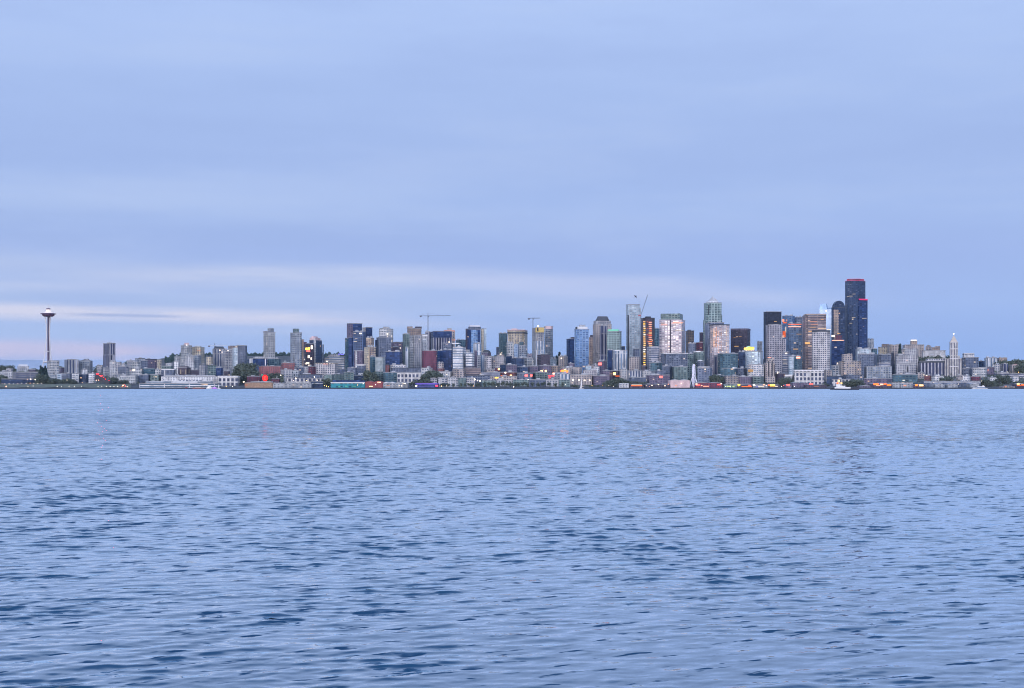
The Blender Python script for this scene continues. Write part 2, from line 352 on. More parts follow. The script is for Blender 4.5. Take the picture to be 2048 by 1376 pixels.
def facade(spec, tint=1.0):
    key = (spec, round(tint, 2))
    if key in _fac: return _fac[key]
    wall, glass, cw, ch, fw, fh, lit, metal, var = SPECS[spec]
    m = bpy.data.materials.new('facade_'+spec); m.use_nodes = True; m.node_tree.nodes.clear(); T = NT(m.node_tree)
    uv = T.n.new('ShaderNodeUVMap'); u, v, _ = T.sep(uv.outputs[0])
    oi = T.n.new('ShaderNodeObjectInfo'); rnd = oi.outputs['Random']
    r100 = T.m('MULTIPLY', rnd, 97.)
    jit = T.m('MULTIPLY_ADD', rnd, .30, .85)              # every building has its own bay width
    cu = T.m('DIVIDE', u, T.m('MULTIPLY', jit, cw)); cv = T.m('DIVIDE', v, ch)
    iu, iv = T.m('FLOOR', cu), T.m('FLOOR', cv); fu, fv = T.m('FRACT', cu), T.m('FRACT', cv)
    wn = T.white(T.xyz(iu, iv, r100)); val = wn[0]
    colr = T.sep(wn[1])
    inw = T.m('MULTIPLY', T.m('LESS_THAN', T.m('ABSOLUTE', T.m('SUBTRACT', fu, .5)), fw/2), T.m('LESS_THAN', T.m('ABSOLUTE', T.m('SUBTRACT', fv, .5)), fh/2))
    # bays: whole columns and whole floors differ a little, as blinds, balconies and plant floors do
    colw = T.white(T.xyz(T.m('FLOOR', T.m('DIVIDE', cu, 2.0)), 7., r100))[0]
    roww = T.white(T.xyz(3., iv, r100))[0]
    vv = T.m('MULTIPLY_ADD', T.m('SUBTRACT', val, .5), 2.1*var, .9)
    vv = T.m('MULTIPLY_ADD', T.m('SUBTRACT', colw, .5), 1.1*var, vv)
    g_dark = (glass[0]*.25, glass[1]*.33, glass[2]*.45); g_light = tuple(min(.8, c*2.2+.012) for c in glass)
    gcol = T.mix(T.m('MULTIPLY', vv, .5, clamp=True), g_dark, g_light)
    blind = T.m('MULTIPLY', T.m('GREATER_THAN', colr[0], .95), .55 if var > .35 else .2)
    gcol = T.mix(blind, gcol, tuple(min(.8, c*1.1+.1) for c in wall))
    wcol0 = tuple(min(.85, c*tint*1.08) for c in wall); wcol1 = tuple(c*tint*.58 for c in wall)
    pn = T.noise(T.xyz(T.m('DIVIDE', u, 14.), T.m('DIVIDE', v, 22.), r100), 1.0, 4, .65)
    wf = T.m('MULTIPLY_ADD', T.m('SUBTRACT', colw, .5), .7*var, T.maprange(pn, .38, .68))
    wf = T.m('MULTIPLY_ADD', T.m('SUBTRACT', roww, .5), .45*var, wf, clamp=True)
    wcol = T.mix(wf, wcol0, wcol1)
    col = T.mix(inw, wcol, gcol)
    p = T.n.new('ShaderNodeBsdfPrincipled'); T.l.new(col, p.inputs['Base Color'])
    T.l.new(T.m('MULTIPLY_ADD', inw, -.5, .8), p.inputs['Roughness'])
    p.inputs['Specular IOR Level'].default_value = .18 if metal < .3 else .4
    if metal > 0: T.l.new(T.m('MULTIPLY', T.m('MULTIPLY', inw, metal), T.maprange(colr[0], .1, .9, .5, 1.)), p.inputs['Metallic'])
    if lit > 0:
        clus = T.noise(T.xyz(T.m('DIVIDE', u, 30.), T.m('DIVIDE', v, 9.), T.m('ADD', r100, 5.)), 1.0, 1)
        th = T.m('SUBTRACT', 1.0, T.maprange(clus, .45, .75, lit*.1, lit*1.3))
        on = T.m('MULTIPLY', T.m('GREATER_THAN', colr[1], th), inw)
        ec = T.mix(colr[2], lin((255, 200, 140)), lin((255, 236, 205)))
        T.l.new(ec, p.inputs['Emission Color']); T.l.new(T.m('MULTIPLY', on, .75), p.inputs['Emission Strength'])
    o = T.n.new('ShaderNodeOutputMaterial'); T.l.new(p.outputs[0], o.inputs[0])
    _fac[key] = m; return m

M_ROOF = plain('roof_membrane', (.30, .31, .33), .9, var=.25, scale=.05)
M_ROOFD = plain('roof_dark', (.07, .08, .10), .85, var=.3, scale=.05)
M_PLANT = plain('roof_plant_metal', (.42, .44, .47), .6, var=.25, scale=.2)
M_DARK = plain('dark_timber', (.035, .04, .055), .85, var=.3, scale=.3)
M_STEEL = plain('crane_steel', (.10, .11, .16), .55)
M_WSTEEL = plain('white_steel', (.72, .74, .78), .5)
M_CONC = plain('concrete', (.42, .42, .42), .85, var=.2, scale=.2)
M_WHITE = plain('white_paint', (.8, .8, .8), .45)
M_HULLD = plain('dark_hull', (.03, .035, .06), .4)
M_TAN = plain('tan_shingle', (.36, .24, .17), .85, var=.25, scale=.3)
M_RED = plain('red_cladding', (.25, .07, .08), .8, var=.2, scale=.2)
M_GREENM = plain('copper_green', (.25, .55, .47), .6)
M_YELLOW = plain('yellow_sheathing', (.62, .46, .16), .7, var=.15, scale=.3)
M_SALMON = plain('salmon_sheathing', (.72, .36, .28), .7, var=.15, scale=.3)
M_ROSE = plain('rose_metal', (.66, .48, .48), .6, var=.2, scale=.1)
M_BGLASS = plain('pale_blue_glass', (.34, .47, .66), .25, .5, var=.2, scale=.06)
PLAIN = {'roof': M_ROOF, 'roofd': M_ROOFD, 'plant': M_PLANT, 'wht': M_WHITE, 'conc': M_CONC, 'drk': M_DARK, 'red': M_RED, 'tanp': M_TAN,
         'yel': M_YELLOW, 'salm': M_SALMON, 'cop': M_GREENM, 'rosem': M_ROSE, 'bgl': M_BGLASS, 'wst': M_WSTEEL}
def MAT(s, tint=1.0): return PLAIN[s] if s in PLAIN else facade(s, tint)

# ---------------------------------------------------------------- mesh builder
class MB:
    def __init__(s): s.v, s.f, s.uv, s.sm = [], [], [], []
    def face(s, pts, uvs=None, smooth=False):
        b = len(s.v); s.v += [tuple(p) for p in pts]; s.f.append(tuple(range(b, b+len(pts))))
        s.uv += list(uvs) if uvs else [(p[0], p[1]) for p in pts]; s.sm.append(smooth)
    def prism(s, poly, z0, z1, top=None, caps=True, u0=0.):
        top = top or poly; n = len(poly); u = u0
        for i in range(n):
            a, b = poly[i], poly[(i+1) % n]; c, d = top[(i+1) % n], top[i]
            L = math.hypot(b[0]-a[0], b[1]-a[1])
            s.face([(*a, z0), (*b, z0), (*c, z1), (*d, z1)], [(u, z0), (u+L, z0), (u+L, z1), (u, z1)]); u += L
        if caps:
            s.face([(*p, z1) for p in top]); s.face([(*p, z0) for p in poly[::-1]])
        return s
    def box(s, cx, cy, w, d, z0, z1, u0=0., rz=0.):
        c_, s_ = math.cos(rz), math.sin(rz)
        q = [(-w/2, -d/2), (w/2, -d/2), (w/2, d/2), (-w/2, d/2)]
        return s.prism([(cx+a*c_-b*s_, cy+a*s_+b*c_) for a, b in q], z0, z1, u0=u0)
    def tube(s, p, q, r0, r1=None, n=6):
        r1 = r0 if r1 is None else r1; p, q = Vector(p), Vector(q); d = (q-p).normalized()
        a = d.orthogonal().normalized(); b = d.cross(a)
        A = [p+(a*math.cos(t)+b*math.sin(t))*r0 for t in [2*math.pi*i/n for i in range(n)]]
        B_ = [q+(a*math.cos(t)+b*math.sin(t))*r1 for t in [2*math.pi*i/n for i in range(n)]]
        for i in range(n): s.face([A[i], A[(i+1) % n], B_[(i+1) % n], B_[i]])
        s.face(A[::-1]); s.face(B_); return s
    def lathe(s, prof, n=24, cx=0., cy=0.):
        for i in range(len(prof)-1):
            (r0, z0), (r1, z1) = prof[i], prof[i+1]
            for k in range(n):
                a, b = 2*math.pi*k/n, 2*math.pi*(k+1)/n
                P = [(cx+r0*math.cos(a), cy+r0*math.sin(a), z0), (cx+r0*math.cos(b), cy+r0*math.sin(b), z0),
                     (cx+r1*math.cos(b), cy+r1*math.sin(b), z1), (cx+r1*math.cos(a), cy+r1*math.sin(a), z1)]
                if r0 < 1e-4: P = P[1:]
                elif r1 < 1e-4: P = P[:3]
                s.face(P, [(a*max(r0, r1), p[2]) for p in P])
        return s
    def build(s, name, mat, parent=None):
        me = bpy.data.meshes.new(name); me.from_pydata(s.v, [], s.f)
        uvl = me.uv_layers.new(name='UVMap'); uvl.data.foreach_set('uv', [c for p in s.uv for c in p])
        me.update(); return link_mesh(name, me, mat, parent)

def ngon(cx, cy, r, n, ph=0., sx=1., sy=1.): return [(cx+r*sx*math.cos(ph+2*math.pi*i/n), cy+r*sy*math.sin(ph+2*math.pi*i/n)) for i in range(n)]

# ---------------------------------------------------------------- fitting a rotated footprint between two bearings
def fit(c0, c1, Y, rot, fr, dmax=75., dmin=10.):
    """footprint (cx, cy, W, D, yaw) whose outline spans columns c0..c1; rot > 0 shows its left side, fr is that side's share"""
    A = (c1-c0)/FPX*Y; mid = (c0+c1)/2
    yaw = rot-math.atan((mid-1024)/FPX)
    sr = abs(math.sin(rot)); cr = math.cos(rot)
    D = min(dmax, max(dmin, fr*A/max(sr, .02))); W = max(3., (A-D*sr)/cr)
    cx, cy = XCOL(mid, Y), Y
    for _ in range(8):
        cs, sn = math.cos(yaw), math.sin(yaw)
        P = [(cx+a*W/2*cs-b*D/2*sn, cy+a*W/2*sn+b*D/2*cs) for a in (-1, 1) for b in (-1, 1)]
        cols = [1024+p[0]/p[1]*FPX for p in P]; lo, hi = min(cols), max(cols)
        W = max(2., W*(1+((c1-c0)/(hi-lo)-1)*.9)) if W > 4 else W
        if W <= 4.1: D = max(3., D*(c1-c0)/(hi-lo))
        cx += ((c0+c1)/2-(lo+hi)/2)/FPX*cy
    return cx, cy, W, D, yaw

def face_hit(fp, col):
    """where the line of sight through a column meets the footprint; returns local x, y and the facing angle"""
    cx, cy, W, D, yaw = fp; cs, sn = math.cos(yaw), math.sin(yaw)
    dx, dy = (col-1024)/FPX, 1.0
    ox, oy = (-cx)*cs+(-cy)*sn, -(-cx)*sn+(-cy)*cs
    lx, ly = dx*cs+dy*sn, -dx*sn+dy*cs
    best = None
    for ax, lim, o1, d1, o2, d2, oth in (('y', -D/2, oy, ly, ox, lx, W/2), ('x', -W/2, ox, lx, oy, ly, D/2), ('x', W/2, ox, lx, oy, ly, D/2)):
        if abs(d1) < 1e-6: continue
        t = (lim-o1)/d1; q = o2+t*d2
        if t > 0 and abs(q) <= oth+.5 and (best is None or t < best[0]):
            best = (t, (q, lim) if ax == 'y' else (lim, q), 0. if ax == 'y' else (-math.pi/2 if lim < 0 else math.pi/2))
    return best

BLD = []
LABELS = []
def B(s, x0, x1, yt, Y, spec, name, label, rot=None, fr=None, ext=(), lights=(), roof='roof', tint=1.0, plant=None, cat=None, shape=None, dmax=75., base=None, hood=None):
    """one building. x0, x1, yt: outline in strip units; ext: more solid pieces (part name, x0, x1, top, bottom, material, forward metres);
    lights: lit windows, signs and painted sunset glints on its front (x, y, w, h, colour, strength)"""
    rng = random.Random(int(s*7919+x0*31+yt*17))
    c0, c1 = PX(s, x0), PX(s, x1); row = PY(s, yt)
    wide = (c1-c0) > 26
    if rot is None: rot = rng.choice((-1, 1))*rng.uniform(8, 16 if wide else 26)
    if fr is None: fr = rng.uniform(.16, .34)
    if wide and fr > .2: fr = .15
    rot = R(rot); fp = fit(c0, c1, Y, rot, fr, dmax)
    cx, cy, W, D, yaw = fp; g = ground(cx, cy)-4. if base is None else base
    H = ZROW(row, cy)-g
    root = empty(name, (cx, cy, g), yaw)
    if cat is None:
        cat = 'tower' if H > 60 else 'building'
        for kw, ct in (('hotel', 'hotel'), ('apartment', 'apartments'), ('house', 'house'), ('condo', 'apartments'), ('tower', 'tower'), ('office', 'office'), ('shed', 'shed'), ('terminal', 'terminal')):
            if kw in name: cat = ct; break
    tag(root, label, cat); LABELS.append(label)
    mat = MAT(spec, tint); ent = (root, fp, g, H); BLD.append(ent)
    b = MB(); u0 = rng.uniform(0, 40)
    if shape == 'oct':
        k = .28*min(W, D); a, c = W/2, D/2
        poly = [(-a+k, -c), (a-k, -c), (a, -c+k), (a, c-k), (a-k, c), (-a+k, c), (-a, c-k), (-a, -c+k)]
        b.prism(poly, 0, H, u0=u0)
    elif shape == 'round':
        poly = ngon(0, 0, .5, 20, 0, W, D); b.prism(poly, 0, H, u0=u0)
    else:
        # a main block with a slightly recessed corner bay, so the outline is not one plain box
        n = min(W, D)*rng.uniform(.08, .16); n = max(1.5, min(n, 6.))
        a, c = W/2, D/2
        poly = [(-a+n, -c), (a-n, -c), (a-n, -c+n), (a, -c+n), (a, c), (-a, c), (-a, -c+n), (-a+n, -c+n)] if (H > 45 and rng.random() < .6 and W > 14) else [(-a, -c), (a, -c), (a, c), (-a, c)]
        b.prism(poly, 0, H, u0=u0)
    b.build('wall', mat, root)
    # roof slab with parapet
    rm = MB()
    if shape in ('oct', 'round'):
        rm.prism([(p[0]*1.012, p[1]*1.012) for p in poly], H+.02, H+1.2)
    else:
        rm.box(0, 0, W+.7, D+.7, H+.02, H+.9)
        for (px, py, w_, d_) in ((0, -D/2-.1, W+.5, .5), (0, D/2+.1, W+.5, .5)): rm.box(px, py, w_, d_, H+.9, H+1.7)
    roof_o = rm.build('roof', MAT(roof), root)
    if plant is None: plant = 1 if H < 45 else 2
    if not ext and shape is None:
        for i in range(plant):
            if W < 12 or D < 9: break
            w_, d_, h_ = W*rng.uniform(.14, .34), D*rng.uniform(.25, .5), rng.uniform(2.2, 4.6)
            pm = MB(); pm.box((-.28+.56*(i/max(1, plant-1) if plant > 1 else rng.random()))*W, rng.uniform(-.1, .15)*D, w_, d_, H+.9, H+.9+h_)
            pm.build('roof_plant', M_PLANT, roof_o)
    cs, sn = math.cos(yaw), math.sin(yaw)
    for e in ext:
        pn, ex0, ex1, et, eb, em = e[:6]; fwd = e[6] if len(e) > 6 else 0.; form = e[7] if len(e) > 7 else None
        if fwd > 0:                                   # a piece laid on the front, standing a little proud of it
            k0, k1 = max(PX(s, ex0), c0+.15), min(PX(s, ex1), c1-.15)
            h0, h1 = face_hit(fp, k0), face_hit(fp, k1)
            hm = face_hit(fp, (k0+k1)/2)
            if hm and (k1-k0) > .6*(PX(s, ex1)-PX(s, ex0)):
                zt = ZROW(PY(s, et), cy)-g; zb = .0 if eb is None else ZROW(PY(s, eb), cy)-g
                segs = []
                if h0 and h1 and h0[2] == h1[2]: segs = [(h0, h1)]
                elif h0 and h1:                        # wraps round the near corner
                    sx = -1 if h0[2] != 0 else 1
                    if h0[2] != 0: cn = (-W/2, -D/2); segs = [(h0, (0, cn, h0[2])), ((0, cn, 0.), h1)]
                    else: cn = (W/2, -D/2); segs = [(h0, (0, cn, 0.)), ((0, cn, h1[2]), h1)]
                for A_, B_ in segs:
                    (xa, ya), (xb, yb) = A_[1], B_[1]; L = math.hypot(xb-xa, yb-ya)
                    fa = A_[2] if A_[2] != 0 or len(segs) == 1 else B_[2]
                    if len(segs) == 2: fa = A_[2] if (A_[0] != 0) else B_[2]
                    q = MB(); q.box((xa+xb)/2, (ya+yb)/2, L, 1.8, zb, zt, rz=fa, u0=rng.uniform(0, 30)); q.build(pn, MAT(em, tint if em in SPECS else 1.), roof_o if pn in ('roof_plant', 'roof_hut', 'finial', 'roof_edge', 'roof_rim') else root)
                continue
            fwd = 0.
        f2 = fit(PX(s, ex0), PX(s, ex1), cy-fwd, rot, fr, min(D*.96, dmax), 3.)
        lx, ly = (f2[0]-cx)*cs+(f2[1]-cy)*sn, -(f2[0]-cx)*sn+(f2[1]-cy)*cs
        zt = ZROW(PY(s, et), cy)-g; zb = 0. if eb is None else ZROW(PY(s, eb), cy)-g
        w2, d2 = f2[2], f2[3]
        if eb is not None and fwd == 0: d2 = max(d2*.9, D*.55); 
        q = MB()
        if form == 'pyr':
            rect = [(lx-w2/2, ly-d2/2), (lx+w2/2, ly-d2/2), (lx+w2/2, ly+d2/2), (lx-w2/2, ly+d2/2)]
            q.prism(rect, zb, zt, [(lx+(p[0]-lx)*.03, ly+(p[1]-ly)*.03) for p in rect])
        elif form == 'hip':
            rect = [(lx-w2/2, ly-d2/2), (lx+w2/2, ly-d2/2), (lx+w2/2, ly+d2/2), (lx-w2/2, ly+d2/2)]
            q.prism(rect, zb, zt, [(lx+(p[0]-lx)*.70, ly+(p[1]-ly)*.6) for p in rect])
        elif form == 'arch':
            n = 10
            for i in range(n):
                t0, t1 = math.pi*i/n, math.pi*(i+1)/n
                xa, xb = lx-w2/2*math.cos(t0), lx-w2/2*math.cos(t1); za, zc = zb+(zt-zb)*math.sin(t0), zb+(zt-zb)*math.sin(t1)
                for yy, sg in ((ly-d2/2, 1), (ly+d2/2, -1)):
                    P = [(xa, yy, zb), (xb, yy, zb), (xb, yy, zc), (xa, yy, za)]
                    if sg < 0: P = P[::-1]
                    q.face(P, [(p[0], p[2]) for p in P])
                q.face([(xa, ly-d2/2, za), (xb, ly-d2/2, zc), (xb, ly+d2/2, zc), (xa, ly+d2/2, za)], [(xa, 0), (xb, 0), (xb, d2), (xa, d2)])
        elif form == 'gable':
            P = [(lx-w2/2-.4, ly-d2/2-.4), (lx+w2/2+.4, ly-d2/2-.4), (lx+w2/2+.4, ly+d2/2+.4), (lx-w2/2-.4, ly+d2/2+.4)]
            r0, r1 = (lx, ly-d2/2-.4, zt), (lx, ly+d2/2+.4, zt)
            q.face([(*P[0], zb), (*P[1], zb), r0]); q.face([(*P[2], zb), (*P[3], zb), r1])
            q.face([(*P[1], zb), (*P[2], zb), r1, r0]); q.face([(*P[3], zb), (*P[0], zb), r0, r1])
        else:
            q.box(lx, ly, w2, d2, zb, zt, u0=rng.uniform(0, 30))
        q.build(pn, MAT(em, tint if em in SPECS else 1.), roof_o if pn in ('roof_plant', 'roof_hut', 'finial', 'roof_edge', 'roof_rim') else root)
    for lt in lights:
        lx_, ly_, lw, lh, lc, lst = lt[:6]
        hit = face_hit(fp, PX(s, lx_))
        if not hit: continue
        t, (hx, hy), fa = hit
        z = ZROW(PY(s, ly_), cy)-g; sc = cy/FPX/STRIPS[s][2]
        w_, h_ = lw*sc*.93, lh*sc*.82
        q = MB(); q.box(hx, hy, w_, 1.0, z-h_/2, z+h_/2, rz=fa)
        q.build(lt[6] if len(lt) > 6 else 'lit_or_glint_window', glow(lc, lst), root)
    return root
# ---------------------------------------------------------------- land, seawall, far hills
def land():
    ys = list(np.linspace(SHORE, 4200, 46))+list(np.linspace(4240, 7000, 60)); cols = np.linspace(-1800, 3800, 300)
    v, f = [], []
    for y in ys:
        for c in cols:
            x = (c-1024)/FPX*y; r = random.Random(int(c*13)+int(y))
            v.append((x, y, ground(x, y)+(r.uniform(-1, 1)*1.0 if y > 3560 else 0)))
    n = len(cols)
    for i in range(len(ys)-1):
        for j in range(n-1): f.append((i*n+j, i*n+j+1, (i+1)*n+j+1, (i+1)*n+j))
    me = bpy.data.meshes.new('ground'); me.from_pydata(v, [], f); me.update()
    m = bpy.data.materials.new('city_ground'); m.use_nodes = True; m.node_tree.nodes.clear(); T = NT(m.node_tree)
    g = T.n.new('ShaderNodeNewGeometry'); n1 = T.noise(g.outputs['Position'], .02, 5, .7); n2 = T.noise(g.outputs['Position'], .08, 3, .6)
    c = T.ramp(n1, [(.35, (.04, .055, .05)), (.48, (.10, .10, .11)), (.56, (.045, .06, .05)), (.68, (.16, .15, .16))])
    c = T.mix(T.maprange(n2, .5, .7), c, (.22, .22, .23))
    p = T.n.new('ShaderNodeBsdfPrincipled'); T.l.new(c, p.inputs['Base Color']); p.inputs['Roughness'].default_value = .9
    o = T.n.new('ShaderNodeOutputMaterial'); T.l.new(p.outputs[0], o.inputs[0])
    tag(link_mesh('ground', me, m), kind='structure')
    m = MB(); xs = [XCOL(c, SHORE) for c in range(-1800, 3801, 100)]
    for a, b in zip(xs, xs[1:]): m.box((a+b)/2, SHORE-1.0, (b-a)-.02, 2.0, -2, 3.0)
    tag(m.build('seawall', M_DARK, None), kind='structure')
    # far ridge to the left, distance haze painted into its pale blue base colour
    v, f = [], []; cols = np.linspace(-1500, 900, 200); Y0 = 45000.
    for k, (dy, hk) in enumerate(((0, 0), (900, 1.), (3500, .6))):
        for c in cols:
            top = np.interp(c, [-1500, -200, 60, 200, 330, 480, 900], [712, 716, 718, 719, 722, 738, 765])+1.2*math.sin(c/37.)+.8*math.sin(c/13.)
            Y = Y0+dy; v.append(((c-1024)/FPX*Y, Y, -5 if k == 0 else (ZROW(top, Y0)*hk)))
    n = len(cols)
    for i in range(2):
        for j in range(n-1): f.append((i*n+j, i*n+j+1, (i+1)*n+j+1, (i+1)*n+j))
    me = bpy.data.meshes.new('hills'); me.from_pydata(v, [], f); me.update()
    tag(link_mesh('hills', me, plain('hills_painted_haze', (.34, .40, .48), .9, var=.25, scale=.0006)), kind='structure')
    # sloping lawn of the waterfront park
    v, f = [], []; cols = np.linspace(-60, 262, 60); st = [(3462, 3.3), (3490, 5.0), (3530, 8.5), (3570, 11.5), (3600, 12)]
    for y, z in st:
        for c in cols: v.append(((c-1024)/FPX*y, y, z+.5*math.sin(c/9.+y/14.)))
    n = len(cols)
    for i in range(len(st)-1):
        for j in range(n-1): f.append((i*n+j, i*n+j+1, (i+1)*n+j+1, (i+1)*n+j))
    me = bpy.data.meshes.new('lawn'); me.from_pydata(v, [], f); me.update()
    tag(link_mesh('lawn', me, plain('dusk_grass', (.15, .165, .12), .95, var=.5, scale=.09)), kind='structure')
land()

# ---------------------------------------------------------------- trees
def leafmat(name, a, b):
    m = bpy.data.materials.new(name); m.use_nodes = True; m.node_tree.nodes.clear(); T = NT(m.node_tree)
    g = T.n.new('ShaderNodeNewGeometry'); n = T.noise(g.outputs['Position'], .35, 3, .6); oi = T.n.new('ShaderNodeObjectInfo')
    f = T.m('ADD', T.maprange(n, .35, .65), T.m('MULTIPLY_ADD', oi.outputs['Random'], .5, -.25), clamp=True)
    p = T.n.new('ShaderNodeBsdfPrincipled'); T.l.new(T.mix(f, a, b), p.inputs['Base Color']); p.inputs['Roughness'].default_value = .8
    o = T.n.new('ShaderNodeOutputMaterial'); T.l.new(p.outputs[0], o.inputs[0]); return m
M_LEAF = leafmat('leaves', (.055, .085, .075), (.15, .18, .13)); M_CONIF = leafmat('needles', (.02, .05, .055), (.05, .09, .08)); M_BARK = plain('bark', (.07, .055, .05), .9)
def crown_mesh(kind, sd):
    r = random.Random(sd); v, f = [], []
    def leaf(p, s_):
        a = Vector((r.gauss(0, 1), r.gauss(0, 1), r.gauss(0, 1))).normalized(); b = a.orthogonal().normalized(); c = a.cross(b); k = len(v)
        for t in (0, 2.2, 4.1): v.append(tuple(Vector(p)+(b*math.cos(t)+c*math.sin(t))*s_*r.uniform(.6, 1.3)))
        f.append((k, k+1, k+2))
    if kind == 'round':
        for _ in range(9):
            c = Vector((r.uniform(-.3, .3), r.uniform(-.3, .3), r.uniform(.38, .85))); q = r.uniform(.16, .27)
            for _ in range(55):
                d = Vector((r.gauss(0, 1), r.gauss(0, 1), r.gauss(0, 1))).normalized()*q*r.uniform(.5, 1.1); leaf(c+d, .07)
    else:
        for _ in range(420):
            h = r.random()**1.2; rad = .26*(1-h)*(.75+.25*math.sin(h*40)); t = r.uniform(0, 6.28); q = rad*math.sqrt(r.random())
            leaf((q*math.cos(t), q*math.sin(t), .1+.9*h), .06)
    me = bpy.data.meshes.new('crown'); me.from_pydata(v, [], f); me.update(); me.materials.append(M_LEAF if kind == 'round' else M_CONIF); return me
def trunk_mesh():
    m = MB(); m.tube((0, 0, 0), (.01, 0, .42), .035, .022, 7); m.tube((.01, 0, .40), (.12, .04, .66), .018, .008, 5); m.tube((.01, 0, .38), (-.12, -.05, .62), .018, .008, 5); m.tube((.01, 0, .4), (.0, .02, .8), .02, .006, 5)
    me = bpy.data.meshes.new('trunk'); me.from_pydata(m.v, [], m.f); me.update(); me.materials.append(M_BARK); return me
CROWNS = {'round': [crown_mesh('round', k) for k in range(4)], 'conifer': [crown_mesh('conifer', 20+k) for k in range(3)]}; TRUNK = trunk_mesh()
ORD = ['first', 'second', 'third', 'fourth', 'fifth', 'sixth', 'seventh', 'eighth', 'ninth', 'tenth', 'eleventh', 'twelfth', 'thirteenth', 'fourteenth', 'fifteenth', 'sixteenth', 'seventeenth', 'eighteenth', 'nineteenth', 'twentieth']
def tree(s, x, ytop, Y, h, kind, label, group, wd=1.):
    cx = XCOL(PX(s, x), Y); top = ZROW(PY(s, ytop), Y); g = ground(cx, Y)-.5
    h = max(h, 3.); base = top-h
    if base > g+1.5: base = g; h = top-g
    root = empty('pine_tree' if kind == 'conifer' else 'leafy_tree', (cx, Y, base), random.uniform(0, 6)); root.scale = (h*wd, h*wd, h)
    tag(root, label, 'tree', group)
    link_mesh('crown', random.choice(CROWNS[kind]), None, root); link_mesh('trunk', TRUNK, None, root)
def row(s, pts, Y, h, kind, what, where, group, wd=1.):
    for i, (x, y) in enumerate(pts):
        yy = Y+random.uniform(-6, 6); tree(s, x, y, yy, h*random.uniform(.85, 1.2), kind, '%s, %s of %s' % (what, ORD[i], where), group, wd*random.uniform(.72, 1.0))
row(5, [(30,1165),(75,1160),(130,1165),(215,1168),(340,1160),(400,1165),(455,1168),(500,1162)], 3535, 9, 'round', 'dark street tree', 'those before the waterfront condos', 'street trees before the waterfront condos')
row(5, [(590,1150),(622,1158),(712,1135),(775,1150),(830,1150),(862,1140),(935,1150),(1005,1140),(1070,1138),(1130,1145),(1205,1150),(1260,1155),(1330,1150),(1400,1158),(1480,1150),(1570,1155),(1650,1150),(1745,1150),(1850,1155),(1960,1150)], 3535, 11, 'round', 'dark street tree', 'the long row at centre waterfront', 'street trees along the centre waterfront')
row(4, [(1345,1030),(1380,1005),(1415,985),(1450,970),(1485,968),(1520,975),(1550,985),(1400,1040),(1450,1030),(1500,1025),(1350,1058)], 3605, 13, 'round', 'dark green tree', 'the wooded mound above the violet-lit pier', 'trees on the wooded mound above the violet-lit pier', 1.2)
row(4, [(1215,1110),(1260,1105),(1310,1112),(1360,1105),(1410,1110),(1140,1150)], 3540, 11, 'round', 'green tree', 'those just behind the violet-lit pier', 'trees behind the violet-lit pier', 1.3)
row(4, [(425,985),(450,970),(480,975),(520,990),(560,1010)], 3620, 14, 'round', 'dark green tree', 'the group below the narrow teal glass block', 'trees below the narrow teal glass block')
row(1, [(590,955),(612,975),(635,985),(655,960),(672,990),(600,1040),(640,1050),(665,1060),(575,1020)], 3740, 20, 'conifer', 'tall dark conifer', 'the clump left of the observation tower base', 'conifers left of the observation tower base', 1.3)
row(1, [(575,1060),(610,1080),(650,1085),(690,1150),(740,1155),(800,1145),(850,1138),(900,1150),(960,1135),(1010,1140),(1060,1145),(1090,1160)], 3640, 15, 'round', 'dark green tree', 'the belt above the park lawn', 'trees above the park lawn', 1.4)
row(1, [(20,1090),(45,1085),(75,1110),(100,1145),(15,1140),(150,1160),(200,1165),(260,1168),(320,1160),(400,1168),(470,1160),(530,1165)], 3655, 13, 'round', 'dark tree', 'those under the banded glass office at far left', 'trees under the banded glass office', 1.3)
row(1, [(1625,1110),(1655,1120),(1610,1140),(1690,1150),(1760,1150),(1820,1155)], 3620, 15, 'round', 'dark tree', 'those right of the red brake lights', 'trees right of the red brake lights', 1.3)
row(1, [(20,940),(48,950),(80,948),(120,975),(155,935),(210,990),(440,1005),(480,985),(510,1000),(540,1015),(560,1005)], 4380, 16, 'round', 'small distant tree', 'the far left skyline', 'trees on the far left skyline', 1.2)
row(1, [(1410,955),(1440,960),(1465,965),(1380,1010),(880,950),(905,965),(1800,900),(1830,885)], 4230, 18, 'round', 'distant dark tree', 'the low skyline beside the lone tall tower', 'trees beside the lone tall tower', 1.2)
row(2, [(1940,720),(1975,700),(2010,690),(2040,690),(1925,780),(1960,770),(2000,760),(2040,755),(1930,850),(1975,840),(2020,830),(1950,920),(1995,905),(2035,900)], 3700, 18, 'round', 'dark tree', 'the steep wooded bank right of the white-pillared hall', 'trees on the steep wooded bank', 1.4)
row(3, [(25,730),(60,735),(100,760),(140,790),(180,800),(60,810),(110,840),(150,860),(30,860),(70,920),(20,950),(210,850)], 3690, 18, 'round', 'dark tree', 'the wooded bank left of the big red light', 'trees left of the big red light', 1.4)
row(3, [(500,870),(535,855),(565,850),(600,870),(630,890),(530,905),(580,905)], 3630, 12, 'round', 'dark green tree', 'the clump right of the big red light', 'trees right of the big red light', 1.3)
row(3, [(1170,980),(1215,985),(1250,980),(1350,950),(1385,935),(1410,925),(1435,945),(1395,985),(1350,1010),(1430,1000)], 3470+40, 12, 'round', 'dark green tree', 'those left of the teal pier building', 'trees left of the teal pier building', 1.2)
row(6, [(610,1185),(650,1175),(690,1168),(730,1158),(765,1150),(800,1152),(830,1160),(870,1180),(905,1190),(950,1195),(1010,1195),(1070,1198),(1110,1200)], 3560, 10, 'round', 'dark green tree', 'the green mound behind the small white arched pier front', 'trees on the green mound right of the sailboat', 1.5)
